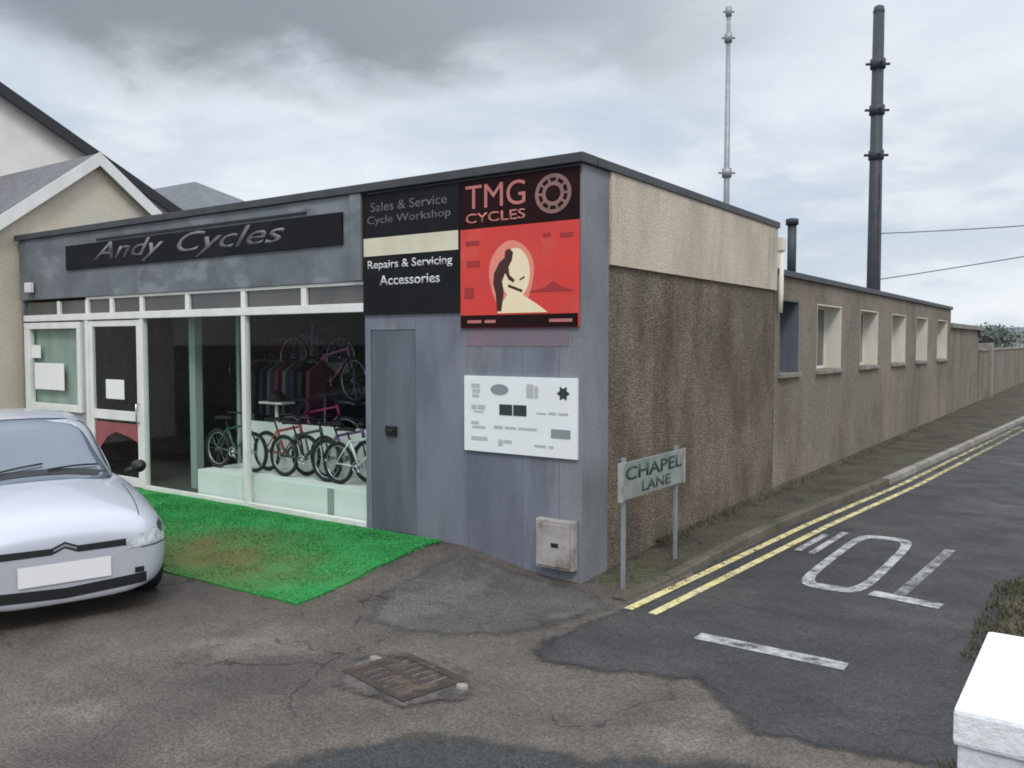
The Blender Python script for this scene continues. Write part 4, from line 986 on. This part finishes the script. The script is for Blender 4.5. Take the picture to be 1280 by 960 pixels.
# ------------------------------------------------------------------ the silver car
car = thing('parked_car', 'silver people carrier parked nose on beside the green mat', 'car', (-8.85, 4.14, 0.0), R(-17))
def loft(stations, m, name, parent, subd=2, crease=()):
    bm = bmesh.new(); rows = []
    for x, prof in stations:
        r = [bm.verts.new((x, y, z)) for y, z in prof] + [bm.verts.new((x, -y, z)) for y, z in reversed(prof[1:-1])]
        rows.append(r)
    n = len(rows[0])
    for a, b in zip(rows, rows[1:]):
        for k in range(n): bm.faces.new((a[k], a[(k + 1) % n], b[(k + 1) % n], b[k]))
    bm.faces.new(rows[0]); bm.faces.new(rows[-1][::-1])
    for f in bm.faces: f.smooth = True
    bmesh.ops.recalc_face_normals(bm, faces=bm.faces[:])
    me = bpy.data.meshes.new(name); bm.to_mesh(me); bm.free()
    o = bpy.data.objects.new(name, me); col.objects.link(o); me.materials.append(m)
    sb = o.modifiers.new('s', 'SUBSURF'); sb.levels = sb.render_levels = subd
    dg = bpy.context.evaluated_depsgraph_get()
    me2 = bpy.data.meshes.new_from_object(o.evaluated_get(dg)); o.modifiers.clear(); o.data = me2; bpy.data.meshes.remove(me)
    for p in me2.polygons: p.use_smooth = True
    o.parent = parent
    return o
def bs(x, w, zb, zm, zs, zt):
    return (x, [(0, zb), (w * 0.72, zb), (w * 0.95, zb + 0.09), (w, zm), (w * 0.985, zs), (w * 0.80, zs + (zt - zs) * 0.62), (w * 0.42, zt - 0.012), (0, zt)])
body = loft([bs(2.12, 0.64, 0.20, 0.42, 0.62, 0.72), bs(2.09, 0.76, 0.185, 0.42, 0.66, 0.79), bs(2.0, 0.86, 0.18, 0.45, 0.72, 0.88), bs(1.85, 0.91, 0.18, 0.48, 0.78, 0.94), bs(1.5, 0.935, 0.18, 0.5, 0.85, 1.02),
             bs(0.9, 0.935, 0.18, 0.52, 0.93, 1.12), bs(0.5, 0.93, 0.18, 0.52, 0.96, 1.12), bs(-0.5, 0.93, 0.18, 0.52, 0.98, 1.12), bs(-1.5, 0.92, 0.2, 0.52, 1.0, 1.12), bs(-1.95, 0.86, 0.24, 0.55, 1.0, 1.10), bs(-2.1, 0.74, 0.3, 0.55, 0.92, 1.02), bs(-2.14, 0.6, 0.34, 0.55, 0.85, 0.95)],
            M['paint'], 'body', car)
def gs(x, w, zt, wt): return (x, [(0, 0.98), (w * 0.9, 0.98), (w, 1.03), (w * 0.985, 1.08), (wt + (w - wt) * 0.35, 1.08 + (zt - 1.08) * 0.55), (wt, zt - 0.05), (wt * 0.6, zt - 0.008), (0, zt)])
green = loft([gs(1.04, 0.56, 1.12, 0.48), gs(0.95, 0.66, 1.15, 0.55), gs(0.58, 0.74, 1.34, 0.57), gs(0.2, 0.82, 1.54, 0.60), gs(-0.1, 0.885, 1.625, 0.63), gs(-0.7, 0.885, 1.66, 0.63), gs(-1.3, 0.87, 1.63, 0.61), gs(-1.75, 0.83, 1.52, 0.58), gs(-2.0, 0.78, 1.28, 0.6), gs(-2.06, 0.74, 1.12, 0.62)],
             M['cglass'], 'greenhouse', car)
dg = bpy.context.evaluated_depsgraph_get(); dg.update()
def bvh(o):
    bm_ = bmesh.new(); bm_.from_mesh(o.data); t_ = BVHTree.FromBMesh(bm_); bm_.free(); return t_
TB, TG = bvh(body), bvh(green)
def skin_patch(name, m, grid, origin, direction, tree_, parent=car, off=0.004, th=0.0, smooth=True):
    """grid: rows of (a,b); origin(a,b) -> start point; the patch follows the car's skin"""
    mb = MB(); d = Vector(direction).normalized(); rows = []
    for row in grid:
        r = []
        for a, b in row:
            h, nn, i, ds = tree_.ray_cast(Vector(origin(a, b)), d)
            r.append(mb.bm.verts.new(h + nn * off) if h is not None else None)
        rows.append(r)
    for r, s in zip(rows, rows[1:]):
        for k in range(len(r) - 1):
            q = (r[k], r[k + 1], s[k + 1], s[k])
            if all(v is not None for v in q):
                f = mb.bm.faces.new(q); f.smooth = smooth
    return mb.build(name, m, parent, local=True)
FX = lambda a, b: (4, a, b)
def strip(f0, f1, y0, y1, n=36): return [[(y0 + (y1 - y0) * k / n, f0(y0 + (y1 - y0) * k / n)) for k in range(n + 1)], [(y0 + (y1 - y0) * k / n, (f0(y0 + (y1 - y0) * k / n) + f1(y0 + (y1 - y0) * k / n)) / 2) for k in range(n + 1)], [(y0 + (y1 - y0) * k / n, f1(y0 + (y1 - y0) * k / n)) for k in range(n + 1)]]
chev = lambda y: 0.045 * max(0, 1 - abs(y) / 0.10)
skin_patch('grille', M['trim'], strip(lambda y: 0.615 + chev(y), lambda y: 0.668 + chev(y) + 0.012 * abs(y), -0.62, 0.62), FX, (-1, 0, 0), TB)
skin_patch('badge', M['steel'], strip(lambda y: 0.635 + chev(y) * 0.9, lambda y: 0.655 + chev(y) * 0.9, -0.09, 0.09, 16), FX, (-1, 0, 0), TB, off=0.012)
skin_patch('lower_intake', M['trim'], strip(lambda y: 0.235 + 0.05 * abs(y), lambda y: 0.325 + 0.05 * abs(y), -0.66, 0.66), FX, (-1, 0, 0), TB)
skin_patch('number_plate', M['plate'], strip(lambda y: 0.375, lambda y: 0.545, -0.36, 0.36), FX, (-1, 0, 0), TB, off=0.014)
for s in (-1, 1):
    # headlamps wrap round the corner
    g_ = []
    for j in range(9):
        v = j / 8; row = []
        for k in range(15):
            u = k / 14
            lo = 0.60 + 0.06 * u; hi = 0.69 + 0.20 * u - 0.05 * max(0, u - 0.75) * 4
            row.append((u, lo + (hi - lo) * v))
        g_.append(row)
    skin_patch('headlight', M['lamp'], g_, lambda a, b, s=s: (3.0 - 1.05 * a, s * (0.98 + 0.62 * a), b), (-1, -s * 0.55, -0.02), TB, off=0.006)
    skin_patch('fog_light', M['trim'], [[(y, z) for y in (0.56, 0.60, 0.64)] for z in (0.36, 0.385, 0.41)], lambda a, b, s=s: (4, s * a, b), (-1, 0, 0), TB)
    # lamp bowl and bumper seam
    skin_patch('lamp_bowl', M['steel'], [[(0.42 + 0.13 * r_ * math.cos(a), 0.735 + 0.055 * r_ * math.sin(a)) for a in [2 * math.pi * k / 16 for k in range(17)]] for r_ in (0.02, 0.5, 1.0)], lambda a, b, s=s: (3.0 - 1.05 * a, s * (0.98 + 0.62 * a), b), (-1, -s * 0.55, -0.02), TB, off=0.010)
    skin_patch('bumper_seam', M['trim'], [[(0.62 + 0.3 * k / 14, 0.575 + 0.02 * k / 14) for k in range(15)], [(0.62 + 0.3 * k / 14, 0.583 + 0.02 * k / 14) for k in range(15)]], lambda a, b, s=s: (4, s * a, b), (-1, 0, 0), TB, off=0.003)
    # shut line of the bonnet
    skin_patch('bonnet_seam', M['trim'], [[(1.1 + 0.85 * k / 20, 0.70 - 0.06 * (k / 20) ** 2) for k in range(21)], [(1.1 + 0.85 * k / 20, 0.708 - 0.06 * (k / 20) ** 2) for k in range(21)]], lambda a, b, s=s: (a, s * b, 3), (0, 0, -1), TB, off=0.002)
    for x in (0.72, -0.30, -1.28):
        skin_patch('door_seam', M['trim'], [[(x, 0.3 + 0.6 * k / 12) for k in range(13)], [(x + 0.008, 0.3 + 0.6 * k / 12) for k in range(13)]], lambda a, b, s=s: (a, s * 3, b), (0, -s, 0), TB, off=0.002)
    for x in (-0.2, -1.12): MB().box(x, x + 0.2, s * 0.935 - 0.015, s * 0.935 + 0.015, 0.80, 0.835, 0.008).build('door_handle', M['paint'], car, local=True)
    # wheel arches and wheels
    for x in (1.32, -1.36):
        g_ = [[(x + r_ * math.cos(math.pi * k / 16), 0.32 + r_ * math.sin(math.pi * k / 16)) for k in range(17)] for r_ in (0.02, 0.2, 0.37)]
        skin_patch('wheel_arch', M['trim'], g_, lambda a, b, s=s: (a, s * 3, max(b, 0.2)), (0, -s, 0), TB, off=0.003)
        w = MB().lathe((x, s * 0.74, 0.315), (0, s, 0), [(0.0, 0.2), (0.0, 0.29), (0.03, 0.315), (0.17, 0.315), (0.205, 0.295), (0.21, 0.21)], 32).build('wheel', M['tyre'], car, local=True)
        rb = MB().lathe((x, s * 0.74, 0.315), (0, s, 0), [(0.19, 0.215), (0.205, 0.205), (0.17, 0.19), (0.15, 0.06), (0.175, 0.05), (0.178, 0.0)], 24)
        for k in range(5):
            a = 2 * math.pi * k / 5; rb.tube([(x + 0.05 * math.cos(a), s * 0.91, 0.315 + 0.05 * math.sin(a)), (x + 0.2 * math.cos(a), s * 0.935, 0.315 + 0.2 * math.sin(a))], 0.025, 6)
        rb.build('rim', M['alloy'], w, local=True)
    # pillars over the glass
    for (xa, xb, wd) in ((1.16, 0.22, 0.05), (-0.30, -0.32, 0.07), (-1.25, -1.35, 0.08)):
        pass
    mir = MB().lathe((0.62, s * 0.99, 1.10), (1, 0, 0), [(-0.08, 0.0), (-0.075, 0.055), (0.0, 0.068), (0.05, 0.05), (0.075, 0.0)], 14)
    for v in mir.bm.verts: v.co.y = s * 0.99 + (v.co.y - s * 0.99) * 1.15
    mir.tube([(0.62, s * 0.86, 1.06), (0.62, s * 1.0, 1.09)], 0.025, 8)
    mir.build('door_mirror', M['trim'], car, local=True)
# roof skin over the greenhouse, pillars
rg = [[(-0.03 - 1.62 * k / 24, y) for k in range(25)] for y in [-0.60 + 0.05 * j for j in range(25)]]
skin_patch('roof', M['paint'], rg, lambda a, b: (a, b, 3), (0, 0, -1), TG, off=0.006)
for s in (-1, 1):
    for (xa, xb, wd) in ((0.88, 0.0, 0.055), (-0.28, -0.36, 0.035), (-1.2, -1.32, 0.05), (-1.96, -1.62, 0.09)):
        g_ = []
        for j in range(13):
            v = j / 12; z = 1.07 + 0.50 * v; xc = xa + (xb - xa) * v
            g_.append([(xc - wd + 2 * wd * k / 4, z) for k in range(5)])
        skin_patch('pillar', M['paint'], g_, lambda a, b, s=s: (a, s * 3, b), (0, -s, 0), TG, off=0.005)
car.scale = (0.95, 0.95, 0.97)
# wipers and scuttle
skin_patch('scuttle', M['trim'], [[(x, -0.66 + 1.32 * k / 20) for k in range(21)] for x in (0.90, 0.94, 0.99)], lambda a, b: (a, b, 3), (0, 0, -1), TG, off=0.006)
mb = MB()
for y0_, y1_ in ((-0.50, 0.05), (0.08, 0.54)):
    pts = []
    for k in range(9):
        yy = y0_ + (y1_ - y0_) * k / 8; h, nn, i, ds = TG.ray_cast(Vector((0.93 - 0.10 * k / 8, yy, 3)), Vector((0, 0, -1)))
        if h is not None: pts.append(h + nn * 0.02)
    mb.tube(pts, 0.009, 6)
mb.build('wiper', M['trim'], car, local=True)

# ------------------------------------------------------------------ sky and light
SUN_EL, SUN_AZ = R(48), R(-32)       # sun hidden by cloud, behind the camera to the right
w = bpy.data.worlds.new('World'); sc.world = w; w.use_nodes = True
nt = w.node_tree; N = nt.nodes; L = nt.links
bg = N['Background']; bg.inputs['Strength'].default_value = 0.1
sky = N.new('ShaderNodeTexSky'); sky.sky_type = 'NISHITA'; sky.sun_disc = False; sky.sun_elevation = SUN_EL
tc = N.new('ShaderNodeTexCoord')
def vm(op, a, b=None):
    q = N.new('ShaderNodeVectorMath'); q.operation = op
    for s, v in ((0, a), (1, b)):
        if v is None: continue
        if isinstance(v, tuple): q.inputs[s].default_value = v
        else: L.new(v, q.inputs[s])
    return q
def ma(op, a, b=0.0):
    q = N.new('ShaderNodeMath'); q.operation = op
    for s, v in ((0, a), (1, b)):
        if isinstance(v, (int, float)): q.inputs[s].default_value = v
        else: L.new(v, q.inputs[s])
    return q.outputs[0]
def mrw(v, a, b, c, d):
    q = N.new('ShaderNodeMapRange'); q.interpolation_type = 'SMOOTHSTEP'
    for s, x in (('From Min', a), ('From Max', b), ('To Min', c), ('To Max', d)): q.inputs[s].default_value = x
    L.new(v, q.inputs['Value']); return q.outputs[0]
def mixw(f, a, b):
    q = N.new('ShaderNodeMix'); q.data_type = 'RGBA'
    if isinstance(f, float): q.inputs[0].default_value = f
    else: L.new(f, q.inputs[0])
    for s, v in ((6, a), (7, b)):
        if isinstance(v, tuple): q.inputs[s].default_value = v + (1,)
        else: L.new(v, q.inputs[s])
    return q.outputs[2]
sep = N.new('ShaderNodeSeparateXYZ'); L.new(tc.outputs['Generated'], sep.inputs[0])
z = sep.outputs['Z']
den = ma('ADD', ma('MAXIMUM', z, 0.0), 0.22)
dv = N.new('ShaderNodeCombineXYZ'); L.new(ma('DIVIDE', sep.outputs['X'], den), dv.inputs[0]); L.new(ma('DIVIDE', sep.outputs['Y'], den), dv.inputs[1])
def cl(scale, det, loc):
    mp = N.new('ShaderNodeMapping'); mp.inputs['Location'].default_value = loc; L.new(dv.outputs[0], mp.inputs['Vector'])
    n = N.new('ShaderNodeTexNoise'); n.inputs['Scale'].default_value = scale; n.inputs['Detail'].default_value = det; n.inputs['Roughness'].default_value = 0.55; n.inputs['Distortion'].default_value = 0.3
    L.new(mp.outputs[0], n.inputs['Vector']); return n.outputs['Fac']
n1 = cl(1.1, 7, (3.1, 0.4, 0)); n2 = cl(3.2, 6, (7.7, 2.2, 1))
c = mixw(mrw(n1, 0.36, 0.66, 0, 1), (6.2, 7.0, 8.0), (8.1, 8.75, 9.5))
c = mixw(ma('MULTIPLY', mrw(n2, 0.42, 0.68, 0, 1), 0.55), c, (9.3, 9.5, 9.8))
# heavier grey cloud bank overhead to the left
side = vm('DOT_PRODUCT', tc.outputs['Generated'], (-0.86, 0.50, 0.0)).outputs['Value']
zz = ma('ADD', z, ma('MULTIPLY', ma('SUBTRACT', n2, 0.5), 0.16))
bank = ma('MULTIPLY', mrw(zz, 0.245, 0.33, 0, 1), ma('MULTIPLY', mrw(z, 0.46, 0.70, 1, 0), mrw(side, 0.60, 0.95, 0.0, 1)))
c = mixw(ma('MULTIPLY', bank, 0.95), c, (2.55, 3.0, 3.4))
c = mixw(ma('MULTIPLY', mrw(z, 0.02, 0.17, 0.75, 0), mrw(side, 0.2, 0.75, 1, 0)), c, (9.9, 10.0, 10.2))
cov = mrw(n1, 0.30, 0.44, 0.80, 0.97)
c = mixw(cov, sky.outputs[0], c)
br = ma('ADD', mrw(z, 0.38, 0.85, 0.0, 1.15), 1.0)
hb = N.new('ShaderNodeVectorMath'); hb.operation = 'SCALE'; L.new(c, hb.inputs[0]); L.new(br, hb.inputs['Scale'])
L.new(hb.outputs[0], bg.inputs['Color'])
sd_ = bpy.data.lights.new('sun', 'SUN'); sd_.energy = 1.3; sd_.angle = R(14); sd_.color = (1.0, 0.96, 0.90)
so = bpy.data.objects.new('sun', sd_); col.objects.link(so)
to_sun = Vector((0.62 * math.cos(SUN_EL), -0.78 * math.cos(SUN_EL), math.sin(SUN_EL)))
so.rotation_euler = to_sun.to_track_quat('Z', 'Y').to_euler(); so.location = (5, -10, 20)
sky.sun_rotation = math.atan2(to_sun.x, to_sun.y)

# ------------------------------------------------------------------ camera
cd = bpy.data.cameras.new('camera'); co = bpy.data.objects.new('camera', cd); col.objects.link(co)
cd.sensor_width = 36; cd.lens = 36 * 1073 / 1280; cd.clip_end = 3000; cd.clip_start = 0.05
co.location = (0, 0, 2.3); co.rotation_euler = (R(90) - math.atan(51 / 1073), 0, R(35.1))
sc.camera = co
sc.view_settings.view_transform = 'Standard'; sc.view_settings.look = 'None'
sc.view_settings.exposure = 0.0; sc.view_settings.gamma = 1.0; sc.view_settings.use_curve_mapping = False
sc.cycles.filter_width = 1.8
sc.cycles.use_denoising = True
